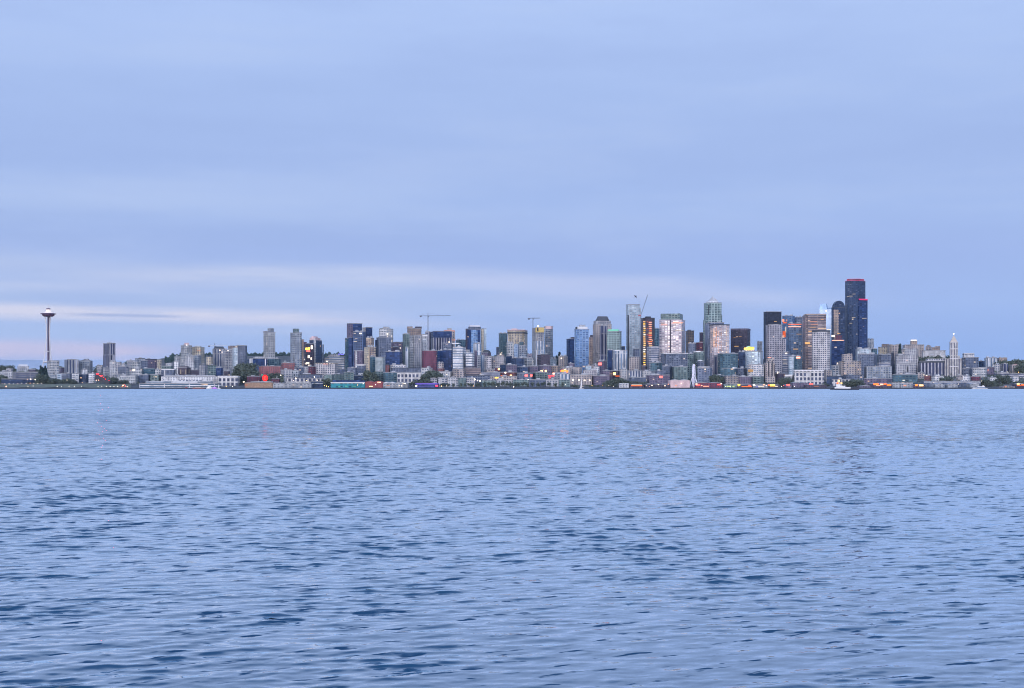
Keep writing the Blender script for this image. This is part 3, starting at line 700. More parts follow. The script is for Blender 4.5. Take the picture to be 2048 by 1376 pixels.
row(6, [(160,1240),(190,1235),(225,1245),(340,1240),(390,1245),(440,1235),(500,1240),(560,1235),(620,1235),(680,1230),(730,1235)], 3500, 7, 'round', 'low bushy tree', 'those along the quay beside the sailboat', 'bushy trees along the quay beside the sailboat', 1.6)
row(7, [(430,1110),(455,1125),(520,1130),(545,1140),(500,1110)], 3640, 13, 'round', 'dark tree', 'those right of the blue-grey waterfront block', 'trees right of the blue-grey waterfront block', 1.2)
row(7, [(1345,1160),(1370,1150),(1395,1145),(1420,1152),(1445,1165),(1350,1190),(1410,1185)], 3560, 11, 'round', 'green tree', 'the clump left of the white columned hall', 'trees left of the white columned hall', 1.4)
row(8, [(640,1215),(668,1205),(700,1205),(730,1198),(760,1190),(790,1195),(375,1240),(400,1235),(430,1245),(660,1235),(700,1240),(750,1235)], 3545, 9, 'round', 'dark tree', 'those around and behind the workboat', 'trees behind the workboat', 1.4)
row(8, [(1165,900),(1175,890),(1180,925),(1262,800)], 4300, 12, 'conifer', 'thin dark tree', 'those on the skyline right of downtown', 'thin trees right of downtown')
row(9, [(170,525),(200,530),(240,520),(275,528),(320,535),(370,530),(410,528),(450,545),(500,540),(545,550),(578,515)], 4280, 9, 'round', 'small dark tree', 'the row in front of the wide pale blank block', 'trees in front of the wide pale blank block', 1.5)
row(9, [(690,870),(720,865),(755,855),(790,850),(820,870),(740,895),(780,890),(700,900)], 3640, 13, 'round', 'dark green tree', 'the clump left of the pointed tower base', 'trees left of the pointed tower base', 1.4)
row(9, [(760,490),(785,500),(800,515)], 4450, 14, 'round', 'dark skyline tree', 'those left of the pointed tower shaft', 'skyline trees left of the pointed tower')
row(9, [(1350,905),(1385,900),(1420,895),(1460,905),(1500,915),(1540,925),(1370,940),(1430,935),(1490,945),(1560,960),(1620,960),(1680,965)], 3580, 12, 'round', 'green tree', 'the green bank above the moored white boats', 'trees on the green bank above the moored boats', 1.5)
row(9, [(1690,600),(1720,590),(1670,615),(1790,590),(1830,575),(1870,570),(1900,580),(1930,600),(1965,590),(1985,560),(2010,585),(2035,600),(1800,610),(1850,615),(1640,620),(1620,625)], 4350, 16, 'round', 'dark tree', 'the wooded ridge end at the right edge', 'trees on the right ridge', 1.4)
row(9, [(1975,640),(2000,650),(2030,660),(2045,700),(1985,700),(2015,720),(1970,750),(2010,770)], 4100, 16, 'round', 'dark green tree', 'the lower slope at the right edge', 'trees on the lower right slope', 1.4)
row(9, [(1640,820),(1700,830),(1760,820),(1620,900),(1690,905),(1760,910),(1820,920),(1900,930),(1970,925),(2030,920)], 3660, 10, 'round', 'dusky green tree', 'those above the tan shed at right', 'trees above the tan shed', 1.4)
row(5, [(1912,682),(1905,720),(1865,735),(1940,740),(1850,760)], 4250, 18, 'conifer', 'dark pointed tree', 'those in the gap left of the navy slab', 'pointed trees left of the navy slab', 1.5)

def scatter(name, label, zones, size, mat, sd, n):
    r = random.Random(sd); v, f = [], []
    for (c0, c1, y0, y1, hmax) in zones:
        for _ in range(n):
            y = r.uniform(y0, y1); c = r.uniform(c0, c1); x = (c-1024)/FPX*y; g = ground(x, y)
            hh = hmax*(.55+.45*math.sin(c*.55+y*.01)*math.sin(c*.21+1))
            z = g+r.uniform(0, max(2., hh)); a = Vector((r.gauss(0, 1), r.gauss(0, 1), r.gauss(0, 1))).normalized(); b = a.orthogonal().normalized(); cc = a.cross(b); k = len(v)
            for t in (0, 2.2, 4.1): v.append(tuple(Vector((x, y, z))+(b*math.cos(t)+cc*math.sin(t))*size*r.uniform(.6, 1.3)))
            f.append((k, k+1, k+2))
    me = bpy.data.meshes.new(name); me.from_pydata(v, [], f); me.update(); o = link_mesh(name, me, mat); tag(o, label, 'woodland', kind='stuff')
scatter('woodland', 'dark wooded ridge behind the left and central towers', [(340, 430, 5250, 5420, 13), (330, 370, 4900, 5250, 12), (430, 560, 5330, 5420, 11), (550, 700, 5300, 5430, 15), (640, 700, 5000, 5300, 12), (700, 1100, 5330, 5420, 10)], 3.0, M_CONIF, 1, 2600)
scatter('shrubs', 'mixed dark shrubs and street greenery between the low buildings', [(0, 700, 3640, 3900, 7), (700, 1400, 3640, 3850, 6), (1400, 2048, 3640, 3900, 7), (1880, 2048, 3900, 4500, 9), (0, 350, 3900, 4400, 8)], 2.2, M_LEAF, 2, 2600)

# ---------------------------------------------------------------- lamps along the shore
def lamp(s, x, y, Y, col, st, size, label, group):
    cx = XCOL(PX(s, x), Y); z = ZROW(PY(s, y), Y); g = min(ground(cx, Y), z-2.5)
    root = empty('street_lamp', (cx, Y, g)); tag(root, label, 'street lamp', group)
    m = MB(); m.tube((0, 0, 0), (0, 0, z-g-size/2), .14, .09, 5); m.build('post', M_STEEL, root)
    m = MB(); m.lathe([(0, z-g-size/2), (size*.42, z-g-size*.25), (size*.5, z-g), (size*.42, z-g+size*.25), (0, z-g+size/2)], 8); m.build('lamp_head', glow(col, st), root)
def lrow(s, pts, Y, what, where, group, col=WHITEL, st=14, size=1.3):
    for i, p in enumerate(pts):
        c = p[2] if len(p) > 2 else col
        n = i+1; o = ORD[i] if i < 20 else 'number %d' % n
        lamp(s, p[0], p[1], Y, c, st, size*(p[3] if len(p) > 3 else 1), '%s, %s of %s' % (what, o, where), group)
lrow(1, [(70,1214),(132,1213),(196,1213),(258,1213),(316,1212),(378,1212),(436,1205,SALM),(490,1212),(548,1210),(602,1208)], 3580, 'white park lamp', 'the upper row above the lawn at far left', 'lamps of the upper row in the left park')
lrow(1, [(90,1252,SALM,2.),(150,1275),(85,1278,SALM),(405,1250),(360,1282),(425,1275),(492,1275),(480,1245),(560,1278),(700,1275),(828,1250),(890,1250),(1000,1248),(1078,1255),(1180,1252),(1100,1280)], 3468, 'pale shore lamp', 'the lower row along the left park shore', 'lamps of the lower row on the left park shore', st=12)
lrow(1, [(1420,1250),(1475,1250),(1540,1250),(1595,1252),(1650,1252),(1705,1250),(1780,1240,SALM,1.8),(1800,1228,PINKL),(1840,1250)], 3470, 'dim shore lamp', 'the row below the red brake lights', 'shore lamps below the red brake lights', st=10)
lrow(1, [(400,1155,SALM),(445,1148,WHITEL,1.6),(510,1155,WHITEL,1.4)], 3630, 'bright lamp', 'the three above the far left park', 'three bright lamps above the far left park', st=16)
lrow(1, [(970,1160),(1195,1195,SALM),(1395,1162,SALM,1.5),(1430,1160,SALM,1.4)], 3600, 'warm lamp', 'the scattered ones above the park bank', 'scattered lamps above the park bank')
lrow(2, [(50,1045,SALM,2.2),(85,1058,PINKL,1.8),(35,1062,ORANGE,1.5),(120,1070,SALM)], 3480, 'salmon lamp', 'the cluster at the quay left of the white terminal', 'salmon lamps left of the white terminal', st=9)
lrow(2, [(1975,990,WHITEL,1.5),(1745,880),(1800,1060),(1700,1062,WARM)], 3500, 'quay lamp', 'those right of the white terminal', 'quay lamps right of the white terminal')
lrow(3, [(65,990,WHITEL,1.5),(650,885,WHITEL,1.8),(1190,910,WHITEL,1.8),(895,930,WHITEL,1.6),(1235,962,WHITEL,1.3),(1065,968,WARM,1.2),(860,965)], 3560, 'white street lamp', 'those above the pier hotels', 'street lamps above the pier hotels')
lrow(3, [(1350,1050,WARM,1.3),(1385,1058,WARM,1.5),(1415,1065,YELL,1.3),(1880,1040,WARM)], 3468, 'warm quay lamp', 'those left of the teal pier building', 'quay lamps left of the teal pier building')
lrow(4, [(480,1222,YELL,1.8),(510,1222,WARM,1.5),(570,1195),(990,1215,WHITEL,1.3),(1040,1178,WHITEL,1.3),(640,1160,SALM,1.6),(370,1180),(1230,1208,YELL)], 3466, 'quay lamp', 'those on the centre left piers', 'quay lamps on the centre left piers')
lrow(5, [(556,1112,WHITEL,1.8),(600,1128,WHITEL,1.8),(640,1135,WHITEL,1.9)], 3545, 'bright white lamp', 'the trio left of the long street tree row', 'trio of white lamps left of the street tree row', st=18)
lrow(5, [(1178,1228,WHITEL,1.7),(25,1218,WARM,1.4),(110,1215),(540,1215,WARM),(900,1222),(1410,1112,WHITEL,1.3)], 3464, 'pale lamp', 'those under the street trees at centre waterfront', 'lamps under the centre waterfront trees')
lrow(6, [(70,1240),(300,1262),(420,1250,WARM),(560,1255,WARM),(640,1250),(700,1262),(1130,1255),(1170,1262,SALM)], 3466, 'small quay lamp', 'those between the sailboat and the pale pink shed', 'quay lamps right of the sailboat', st=8)
lrow(7, [(600,1265,(225,240,150)),(660,1268,(225,240,150)),(980,1248,WHITEL,1.5),(1130,1252),(1330,1262),(1360,1250,PINKL),(1500,1262)], 3464, 'quay lamp', 'those on the piers right of the ferris wheel', 'quay lamps right of the ferris wheel')
lrow(9, [(560,955),(965,975),(1350,925),(1960,780,WARM,1.5),(1780,775)], 3520, 'dim lamp', 'those around the ferry sheds at right', 'dim lamps around the ferry sheds', st=8)
# ================================================================ far left: low hill, park edge
B(1, 0,180,1042,3850,'pale','low_block','low pale block at the far left edge beside the dark glass office',rot=8)
B(1, 190,552,1050,3760,'hband','office_block','dark banded glass office with thin overhanging roof, left of the dark conifers',rot=6,plant=0,ext=[('roof_overhang',182,560,1042,1052,'roof',4)],tint=.55)
B(1, 0,560,1150,3680,'dark','warehouse','long low dark block below the banded glass office at far left',rot=3,plant=0)  # long dark band of unknown use, built as one plain low block
B(1, 250,420,965,4500,'pale','low_block','distant pale block carrying a bank of white floodlights, far left',rot=6,lights=[(280,958,14,12,WHITEL,9,'floodlight'),(300,955,22,20,WHITEL,12,'floodlight'),(334,958,12,10,WHITEL,7,'floodlight'),(355,957,12,10,WHITEL,7,'floodlight'),(382,955,18,18,WHITEL,12,'floodlight')],ext=[('light_frame',268,398,935,965,'wst',6)])
B(1, 0,95,975,4450,'slate','low_block','grey block among trees on the skyline at the far left edge')
B(1, 90,190,1000,4300,'con','low_block','small grey block on the far left skyline, right of the edge block')
B(1, 420,520,1010,4300,'plum','low_block','small purplish block just left of the conifers on the left')
B(1, 682,862,888,3880,'apt','apartment_block','grey apartment block standing directly in front of the observation tower base',rot=12,ext=[('upper_storey',700,845,876,890,'con')])
B(1, 822,892,1072,3700,'gpale','townhouse','pale blue townhouse at the foot of the apartments before the observation tower')
B(1, 862,945,985,4050,'plum','apartment_block','small purplish apartment block between the observation tower and the twin grey apartments')
B(1, 932,1142,872,4000,'vstr','apartment_block','left of the twin striped grey apartment blocks right of the observation tower',rot=10,ext=[('upper_storey',965,1110,856,874,'con')],tint=.8)
B(1, 1142,1342,885,4040,'apt2','apartment_block','right of the twin grey apartment blocks, with stepped top',rot=-12,ext=[('upper_storey',1180,1310,868,887,'slate'),('upper_storey',1215,1285,852,870,'con')],tint=.8)
B(1, 890,1040,1065,3760,'slate','townhouse','grey townhouse row below the left twin apartment block')
B(1, 1040,1142,1066,3700,'white','townhouse','white townhouse left of a dark one, below the twin apartments')
B(1, 1142,1282,1078,3720,'dark','townhouse','dark townhouse between two white ones below the twin apartments')
B(1, 1282,1402,1072,3700,'white','townhouse','white townhouse beside the line of red brake lights')
B(1, 1492,1676,634,4060,'vdark','apartment_tower','lone tall grey tower with vertical stripes near the red brake lights',rot=24,fr=.46,ext=[('roof_plant',1562,1604,614,634,'plant'),('roof_plant',1618,1640,620,634,'plant')])
B(1, 1586,1682,892,3900,'pale','apartment_block','pale block in front of the lone tall grey tower',rot=14)
B(1, 1682,1762,905,3960,'con','apartment_block','grey block just right of the pale one before the lone tall tower')
B(1, 1708,1860,968,3860,'slate','apartment_block','wider darker grey block right of the lone tall tower')
B(1, 1400,1490,950,4150,'con','low_block','grey low block behind the red brake lights, left of the lone tall tower')
B(1, 1180,1270,1010,3950,'white','low_block','thin white low block peeping out below the right twin apartments')
B(1, 1690,1860,1085,3760,'apt','apartment_block','textured grey apartment row above the waterfront below the dark grey block')
B(1, 1490,1600,985,4000,'con','apartment_block','stone podium block at the foot of the lone tall tower')
# ================================================================ left centre
B(2, 0,112,705,4080,'pale','apartment_block','pale block just right of the lone tall tower, low on the skyline')
B(2, 112,242,655,4200,'con','apartment_block','grey apartment block with small trees on top, left part of the skyline')
B(2, 242,402,622,4300,'apt2','apartment_block','broad dark-roofed apartment block where the skyline starts rising',roof='roofd')
B(2, 170,332,678,4020,'apt','apartment_block','pale textured apartments in front of the broad dark-roofed block')
B(2, 332,442,655,4120,'slate','apartment_block','dark grey narrow apartments right of the pale textured ones')
B(2, 402,592,632,4260,'plum','apartment_block','purplish flat-roofed apartments left of the cream-topped slim block',roof='roofd')
B(2, 590,662,640,4150,'cream','apartment_block','slim cream-topped block left of the dark wooded slope',ext=[('upper_storey',600,650,630,642,'cream')])
B(2, 662,862,742,4100,'green','low_block','low greenish block with white upper storey below the wooded slope',ext=[('upper_storey',728,852,694,744,'pale')])
B(2, 0,152,778,3860,'con','apartment_block','mottled grey apartments low on the left, beside the block with a bright rooftop light')
B(2, 152,352,790,3800,'apt','apartment_block','mottled pale apartments with a bright rooftop light',lights=[(218,800,30,34,WHITEL,6,'lamp'),(165,806,30,16,SALM,2.5,'lamp')])
B(2, 352,562,778,3840,'teal','apartment_block','teal-grey apartments above the left end of the long white terminal')
B(2, 562,682,800,3780,'apt','apartment_block','narrow pale apartments left of the white-framed window building')
B(2, 0,300,900,3680,'apt','apartment_block','mottled low housing row left of the long white terminal',plant=2)
B(2, 300,480,880,3700,'slate','low_block','dark low block above the left tip of the long white terminal')
B(2, 480,660,880,3720,'green','low_block','dark green-grey low block left of the white-framed window building')
B(2, 662,902,792,3720,'slate','office_block','dark glazed building with white frame lines above the long white terminal',ext=[('frame',662,902,788,800,'wht',2),('frame',712,724,790,900,'wht',16),('frame',888,900,790,900,'wht',16)],plant=0)
B(2, 930,1132,765,3740,'brown','loft_building','dark brown brick building with tall pale windows above the white terminal',ext=[('gable_parapet',950,1110,742,766,'brown')],lights=[(970,830,22,90,WHITEL,.35),(1050,830,22,90,WHITEL,.3),(1105,820,20,80,WHITEL,.3)])
B(2, 1132,1262,805,3700,'brown','low_block','low brown block right of the dark brown brick building')
B(2, 1262,1402,722,3860,'con','apartment_block','grey block with dark flat roof below the pair of pale towers',roof='roofd')
B(2, 1402,1532,728,3830,'green','apartment_block','greenish grey flat-roofed block below the mansard tower',roof='roofd')
B(2, 1532,1642,765,3780,'navy','office_block','small dark blue glass block with pale rounded top',ext=[('arched_top',1540,1636,742,766,'pale',0,'arch')])
B(2, 872,992,590,4300,'pale','apartment_block','pale block where the wooded slope meets the first pair of towers')
B(2, 862,960,668,4060,'white','apartment_block','small white block low left of the first pair of towers')
B(2, 972,1150,415,4200,'apt','apartment_tower','pale green-grey tower with a stepped lit crown, leftmost of the first pair',rot=18,ext=[('crown',1010,1118,392,416,'pale'),('crown',1032,1098,366,394,'rosem')],lights=[(1066,405,18,16,WHITEL,5,'lamp')],tint=.85)
B(2, 1150,1352,440,4240,'cream','apartment_tower','beige tower with rounded crown, right of the first pair',rot=-16,ext=[('crown',1180,1320,412,442,'pale',0,'arch')],lights=[(1262,490,70,10,SALM,1.2)])
B(2, 1040,1182,578,4000,'pale','apartment_tower','pale lower tower in front of the green-grey crowned tower',rot=16)
B(2, 1182,1302,575,4040,'apt2','apartment_tower','grey-green lower tower in front of the beige rounded tower',rot=-12)
B(2, 1382,1482,596,4140,'cream','apartment_block','cream and dark striped block between beige and mansard towers',ext=[('stair_tower',1386,1408,566,598,'slate'),('stair_tower',1448,1464,568,598,'slate')])
B(2, 1480,1690,470,4180,'vstr','apartment_tower','brown-striped tower with dark mansard roof under the small white crane',rot=14,ext=[('mansard_roof',1486,1684,424,470,'roofd',0,'hip')],lights=[(1598,485,20,20,WHITEL,4,'lamp'),(1632,515,14,14,WHITEL,4,'lamp')],tint=.8)
B(2, 1650,1805,484,4060,'con','apartment_tower','plain pale concrete tower right of the mansard tower',rot=20,fr=.3,lights=[(1728,490,20,18,WHITEL,4,'lamp')])
B(2, 1800,1882,448,4020,'gpale','apartment_tower','slim pale blue glass tower right of the plain concrete tower',lights=[(1858,432,28,10,WHITEL,3,'lamp')])
B(2, 1730,1884,420,4250,'tan','apartment_tower','tan tower top behind the slim pale blue glass tower',ext=[('roof_plant',1870,1895,398,420,'plant')])
B(2, 1880,2034,415,4160,'slate','apartment_tower','dark bluish tower at the right end of the second tower cluster',rot=-20,ext=[('roof_plant',1920,1990,402,416,'plant')])
B(2, 1760,1900,780,3900,'vstr','apartment_block','grey striped block low below the plain concrete tower')
B(2, 1660,1760,820,3850,'brown','low_block','low brown block behind the white-pillared hall')
B(2, 680,1570,908,3610,'white','pier_hall','long pale two-storey hall behind the long white terminal',rot=2,dmax=30,plant=3,roof='roof')
B(2, 1565,1925,905,3625,'bigw','loft_building','white-pillared hall with tall dark windows right of the long white terminal',rot=-5,plant=0,ext=[('cornice',1560,1930,896,908,'wht',2)])
B(2, 660,740,912,3600,'white','pier_hall','small pale stair block at the left end of the long pale hall')
B(2, 885,935,872,3640,'white','stair_tower','small white boxy stair tower above the long pale hall',ext=[('cap',880,940,862,874,'wht')])
# ================================================================ strip 3
B(3, 120,442,622,4060,'navy','office_block','low wide dark blue glass block left of the first slim residential tower',rot=8,ext=[('pale_pier',150,166,622,730,'wht',26),('pale_pier',184,198,622,730,'wht',26),('pale_pier',398,412,622,730,'wht',26),('roof_storey',210,384,590,624,'pale')])
B(3, 375,570,205,4180,'apt','apartment_tower','first slim grey balconied tower standing alone left of centre, with box penthouse',rot=22,fr=.28,ext=[('shoulder',378,440,178,205,'con'),('penthouse',442,540,133,206,'apt2')],tint=.85)
B(3, 805,992,210,4060,'apt2','apartment_tower','second slim grey-green tower with box penthouse, beside the brightly lit balconies',rot=20,fr=.3,ext=[('penthouse',845,946,140,212,'green'),('side_wing',985,1022,310,None,'tan')])
B(3, 1000,1185,385,4160,'brown','apartment_tower','dark reddish tower with bright yellow and white lit windows',ext=[('side_bay',1010,1060,355,388,'maroon')],lights=[(1065,465,34,38,YELL,9),(1100,462,26,44,YELL,10),(1146,440,26,70,WHITEL,7),(1092,500,60,34,PINKL,6),(1100,590,32,50,WHITEL,6),(1036,632,26,26,WHITEL,4),(1140,620,24,40,WHITEL,4),(1085,690,50,26,WHITEL,3.5),(1110,725,50,20,WHITEL,2.5),(1060,700,26,30,WHITEL,3)])
B(3, 1105,1312,330,4210,'dark','apartment_tower','tower with pink-white stepped crown and dark right side',rot=-20,fr=.5,ext=[('crown',1112,1292,285,332,'rosem'),('crown',1150,1240,264,288,'rosem'),('pale_bay',1180,1212,300,None,'white',22)])
B(3, 1322,1336,400,4300,'slate','chimney_stack','thin grey stack just right of the pink-crowned tower',plant=0,cat='stack')
B(3, 1342,1702,596,4150,'wband','office_block','pale banded wide block with blue rooftop lights',rot=10,ext=[('upper_storey',1412,1592,552,598,'pale')],lights=[(1600,548,70,8,BLUEL,5,'rooftop_light'),(1640,552,50,8,BLUEL,5,'rooftop_light')],tint=.7)
B(3, 1208,1572,705,3880,'grid','hotel','old pale building with fine window grid and an orange-lit top',rot=-8,ext=[('cornice',1200,1580,690,706,'cream',1)],lights=[(1370,700,80,20,ORANGE,7,'lamp'),(1390,665,24,20,WHITEL,4,'lamp')])
B(3, 300,652,745,3850,'brick','apartment_block','wide pinkish brick block above the big red light',rot=5,tint=1.5)
B(3, 662,882,694,3960,'brick','apartment_block','pink-brown brick block below the two slim grey towers',tint=1.4)
B(3, 650,832,802,3760,'con','apartment_block','grey-blue block standing before the pink brick blocks',tint=1.1)
B(3, 832,952,812,3800,'apt','apartment_block','small mottled pale block right of the grey-blue block')
B(3, 870,1030,760,3900,'slate','low_block','slate block below the second slim tower')
B(3, 1030,1092,752,3850,'white','apartment_block','slim white block beside a dark maroon one, below the lit balconies')
B(3, 1092,1212,748,3840,'maroon','apartment_block','dark maroon block below the bright yellow lit windows')
B(3, 440,650,625,4120,'teal','apartment_block','teal-grey low block right below the first slim tower')
B(3, 680,800,680,4100,'pale','low_block','flat pale block left of the second slim tower base')
B(3, 730,1350,938,3620,'bigw','parking_garage','low white-framed garage above the grey pier hotel',rot=2,dmax=30,plant=0,tint=.9)
B(3, 930,1320,880,3700,'slate','low_block','long slate-roofed block below the maroon and white pair',rot=4,roof='roofd')
B(3, 500,650,940,3620,'maroon','low_block','dark red-brown low block right of the big red light')
B(3, 110,350,905,3640,'maroon','low_block','dark plum low block left of the big red light')
B(3, 1500,1692,870,3720,'green','apartment_block','pale green-grey block behind the left end of the teal pier building')
B(3, 1560,1700,790,3800,'slate','apartment_block','slate block right of the fine-gridded old building')
B(3, 1692,1992,892,3660,'dark','low_block','dark block with white roof huts above the teal pier building',lights=[(1775,860,50,16,WARM,3,'lamp')],ext=[('roof_hut',1700,1740,840,893,'white'),('roof_hut',1900,1960,852,893,'white')])
B(3, 1345,1500,880,3640,'green','low_block','greenish low block before the old fine-gridded building')
# ================================================================ strip 4
B(4, 112,358,222,4250,'navy','office_tower','tall dark tower with purple-grey left side, leftmost of the dense downtown',rot=24,fr=.42,ext=[('left_face',112,200,232,None,'plum',6)],tint=.9)
B(4, 80,140,455,4100,'teal','apartment_tower','slender pale teal shaft at the left foot of the tall purple-sided tower')
B(4, 135,225,440,4080,'navy','apartment_tower','narrow dark blue shaft before the tall purple-sided tower')
B(4, 212,412,352,4000,'dark','apartment_tower','grey-blue balconied glass tower in front of the tall purple-sided tower',rot=-18,lights=[(330,378,48,22,WHITEL,4,'lamp'),(240,375,30,8,WHITEL,2),(245,505,60,9,WHITEL,1.6),(260,460,40,8,WHITEL,1.2)],tint=2.2)
B(4, 362,522,285,4330,'navy','office_tower','dark teal tower with a beige left edge behind the balconied tower',rot=22,fr=.4,ext=[('beige_face',362,412,280,None,'stone',8)])
B(4, 412,545,452,4200,'tan','apartment_tower','shorter brown and white tower between the two dark towers',lights=[(450,462,70,14,WHITEL,1.2),(480,512,60,8,WHITEL,1)])
B(4, 622,852,308,4300,'apt','apartment_tower','pale cluster-topped tower with small lights, left of the red brick cube skyline',rot=-18,fr=.3,ext=[('penthouse',690,790,268,310,'pale'),('penthouse',650,700,290,310,'green')],lights=[(760,385,24,24,WHITEL,4,'lamp'),(828,420,18,26,WHITEL,4,'lamp')])
B(4, 582,822,445,4050,'slate','office_tower','broad blue-grey glass tower with stepped shoulders before the pale cluster-topped one',rot=8,ext=[('shoulder',628,745,425,447,'slate'),('low_wing',560,640,480,None,'dark')])
B(4, 822,1002,520,4220,'plum','apartment_block','terraced dark block with white balconies left of the green glass tower',ext=[('white_terrace',920,1000,515,545,'white'),('white_terrace',940,990,600,640,'white')],lights=[(830,495,22,14,WHITEL,4,'lamp'),(965,610,16,40,WHITEL,2)])
B(4, 822,952,600,4120,'plum','apartment_block','purple-grey block in front of the terraced dark block')
B(4, 730,992,672,3900,'navy','office_block','wide very dark navy block with flat roof in the downtown left part',rot=-9)
B(4, 387,582,600,3900,'cream','apartment_tower','cream tower with brown windows and small white penthouse',rot=14,fr=.3,ext=[('penthouse',440,530,562,602,'pale'),('brown_bay',470,545,600,None,'tan',16)])
B(4, 222,392,655,3990,'plum','apartment_tower','brown-purple slab with white stripe, left of the cream tower',ext=[('white_stripe',250,272,655,None,'white',18)])
B(4, 478,572,750,3800,'teal','office_block','narrow teal glass block below the cream tower')
B(4, 562,722,762,3780,'plaing','blank_slab','plain pale grey-green blank slab beside the narrow teal block',rot=-12,plant=0)
B(4, 270,412,885,3740,'slate','apartment_block','blue-grey block with white trim left of the narrow teal block',ext=[('white_trim',272,410,872,888,'wht',2)])
B(4, 725,802,885,3720,'brick','gabled_building','dark red gabled building right of the blank grey-green slab',roof='roofd',ext=[('gable_roof',724,804,860,886,'roofd',0,'gable')])
B(4, 790,1062,885,3740,'white','low_block','long low white-topped block below the very dark navy block')
B(4, 1002,1115,388,4180,'green','office_tower','dark green glass tower left of the pale-striped grey condo tower',rot=16)
B(4, 1075,1306,300,4330,'tan','office_tower','purple-brown tower with V-notched top in the downtown left part',rot=16,fr=.4,ext=[('top_storey',1075,1160,264,302,'tan'),('top_storey',1200,1306,266,302,'brown')],tint=.9)
B(4, 1038,1092,600,4020,'vpale','apartment_tower','thin white-striped shaft at the foot of the dark green tower')
B(4, 1115,1312,415,4060,'con','apartment_tower','tall grey condo tower with pale left stripe beside the green glass tower',rot=18,fr=.26,ext=[('white_bay',1112,1166,425,None,'apt',6)],tint=.9)
B(4, 1306,1405,392,4120,'pale','apartment_tower','pale tower with white balconies right below the tall crane mast',ext=[('balcony_stack',1270,1400,400,416,'wht',2),('balcony_stack',1320,1375,470,484,'wht',16)])
B(4, 1362,1452,355,4240,'vdark','apartment_tower','slim purple-striped tower just right of the tall crane mast')
B(4, 1450,1790,350,4260,'navy','office_tower','wide dark navy topped tower right of the tall crane',rot=7,ext=[('navy_block',1452,1788,352,446,'navy',16),('white_column',1495,1512,450,None,'wht',22),('lower_face',1452,1800,450,None,'vdark',12)])
B(4, 1662,1842,345,4500,'stone','office_tower','tower under construction with salmon-orange top behind the wide navy tower',roof='salm',ext=[('salmon_top',1662,1838,322,352,'salm'),('lift_core',1722,1782,292,324,'conc')],lights=[(1825,480,60,14,SALM,1.5)])
B(4, 1312,1552,656,3900,'maroon','office_block','solid dark red brick cube in the downtown left part',rot=10,tint=1.5)
B(4, 1552,1642,655,4000,'navy','office_block','dark blue strip block right of the red brick cube')
B(4, 1642,1812,535,4060,'slate','office_tower','blue-grey glass block with white roofline left of the white terraced offices',ext=[('roof_line',1640,1930,530,545,'wht',1)],lights=[(1745,515,18,20,WHITEL,5,'lamp')])
B(4, 1640,1812,645,3960,'navy','office_block','dark teal-navy block at the foot of the blue-grey glass block')
B(4, 1852,2012,486,4420,'teal','apartment_block','dark teal low-rise with white storeys behind the white terraced offices')
B(4, 1562,1662,850,3860,'stone','low_block','small beige block right of the red brick cube base')
B(4, 1562,1672,936,3700,'brick','low_block','low dark red block above the wooded mound')
B(4, 1560,1800,992,3650,'pale','house_row','pale low house row right of the wooded mound',lights=[(1710,1035,16,16,WHITEL,3,'lamp')])
B(4, 910,1292,1008,3610,'bigw','parking_garage','white-framed open garage in the middle left of the waterfront',rot=3,plant=0,dmax=30)
B(4, 690,912,1005,3630,'teal','office_block','teal-grey block left of the white-framed open garage')
B(4, 820,1302,935,3690,'slate','low_block','long slate-roofed building above the white-framed open garage',rot=3,roof='roofd')
B(4, 1300,1480,935,3680,'apt','low_block','mottled pale block above the left side of the wooded mound')
B(4, 1800,1980,950,3640,'stone','low_block','beige low block below the white terraced offices')
B(4, 60,220,1000,3630,'green','low_block','greenish block above the right part of the teal pier building')
B(4, 560,690,985,3650,'green','low_block','dark green-grey block below the blank grey-green slab')
B(4, 120,270,930,3700,'slate','low_block','slate low block below the brown-purple slab')
# waterfront condominiums, pale and terraced
for i,(a,b_,t) in enumerate([(1440,1560,1098),(1560,1690,1088),(1690,1830,1090),(1830,1950,1098),(1950,2052,1092)]):
    B(4, a,b_-6,t,3575,'pale' if i%2 else 'con','condo_building',['pale grey waterfront condo directly right of the purple-lit pier','second pale waterfront condo right of the purple-lit pier','third pale waterfront condo right of the purple-lit pier','fourth pale waterfront condo right of the purple-lit pier','fifth pale waterfront condo, below the white terraced offices'][i],rot=4,dmax=30,ext=[('upper_terrace',a+14,b_-26,t-14,t+1,'pale')])
# ================================================================ strip 5
B(5, 205,412,600,3880,'wband','office_block','white terraced office building with small pediment and horizontal bands',rot=-8,ext=[('pediment',262,355,568,602,'wht',0,'gable'),('lower_wing',412,550,685,None,'wband',4)])
B(5, 412,652,312,4220,'navy','apartment_tower','dark rounded-crown tower with white vertical lines, right of the white terraced offices',rot=20,fr=.36,ext=[('glass_bay',500,600,318,None,'gblue',22),('brown_face',414,440,300,None,'brown',3),('crown',450,655,268,314,'slate'),('crown_ring',462,640,246,270,'wst')],shape=None)
B(5, 655,700,305,4300,'cream','apartment_tower','thin cream slab attached right of the dark rounded-crown tower')
B(5, 700,742,306,4340,'gpale','apartment_tower','thin whitish slab right of the cream slab beside the rounded-crown tower',tint=1.2)
B(5, 530,662,545,4060,'vpale','apartment_tower','pale glass tower with vertical stripes before the rounded-crown tower')
B(5, 422,475,640,4120,'white','low_block','white stepped block at the foot of the rounded-crown tower')
B(5, 672,816,690,4200,'plum','domed_building','dark purple building with a domed roof right of the rounded-crown tower',ext=[('dome_roof',674,814,640,692,'roofd',0,'arch')])
B(5, 590,652,735,3920,'grid','apartment_block','slim pale grid block left of the domed purple building base')
B(5, 652,712,722,3960,'vpale','apartment_block','narrow pale stepped block below the domed building')
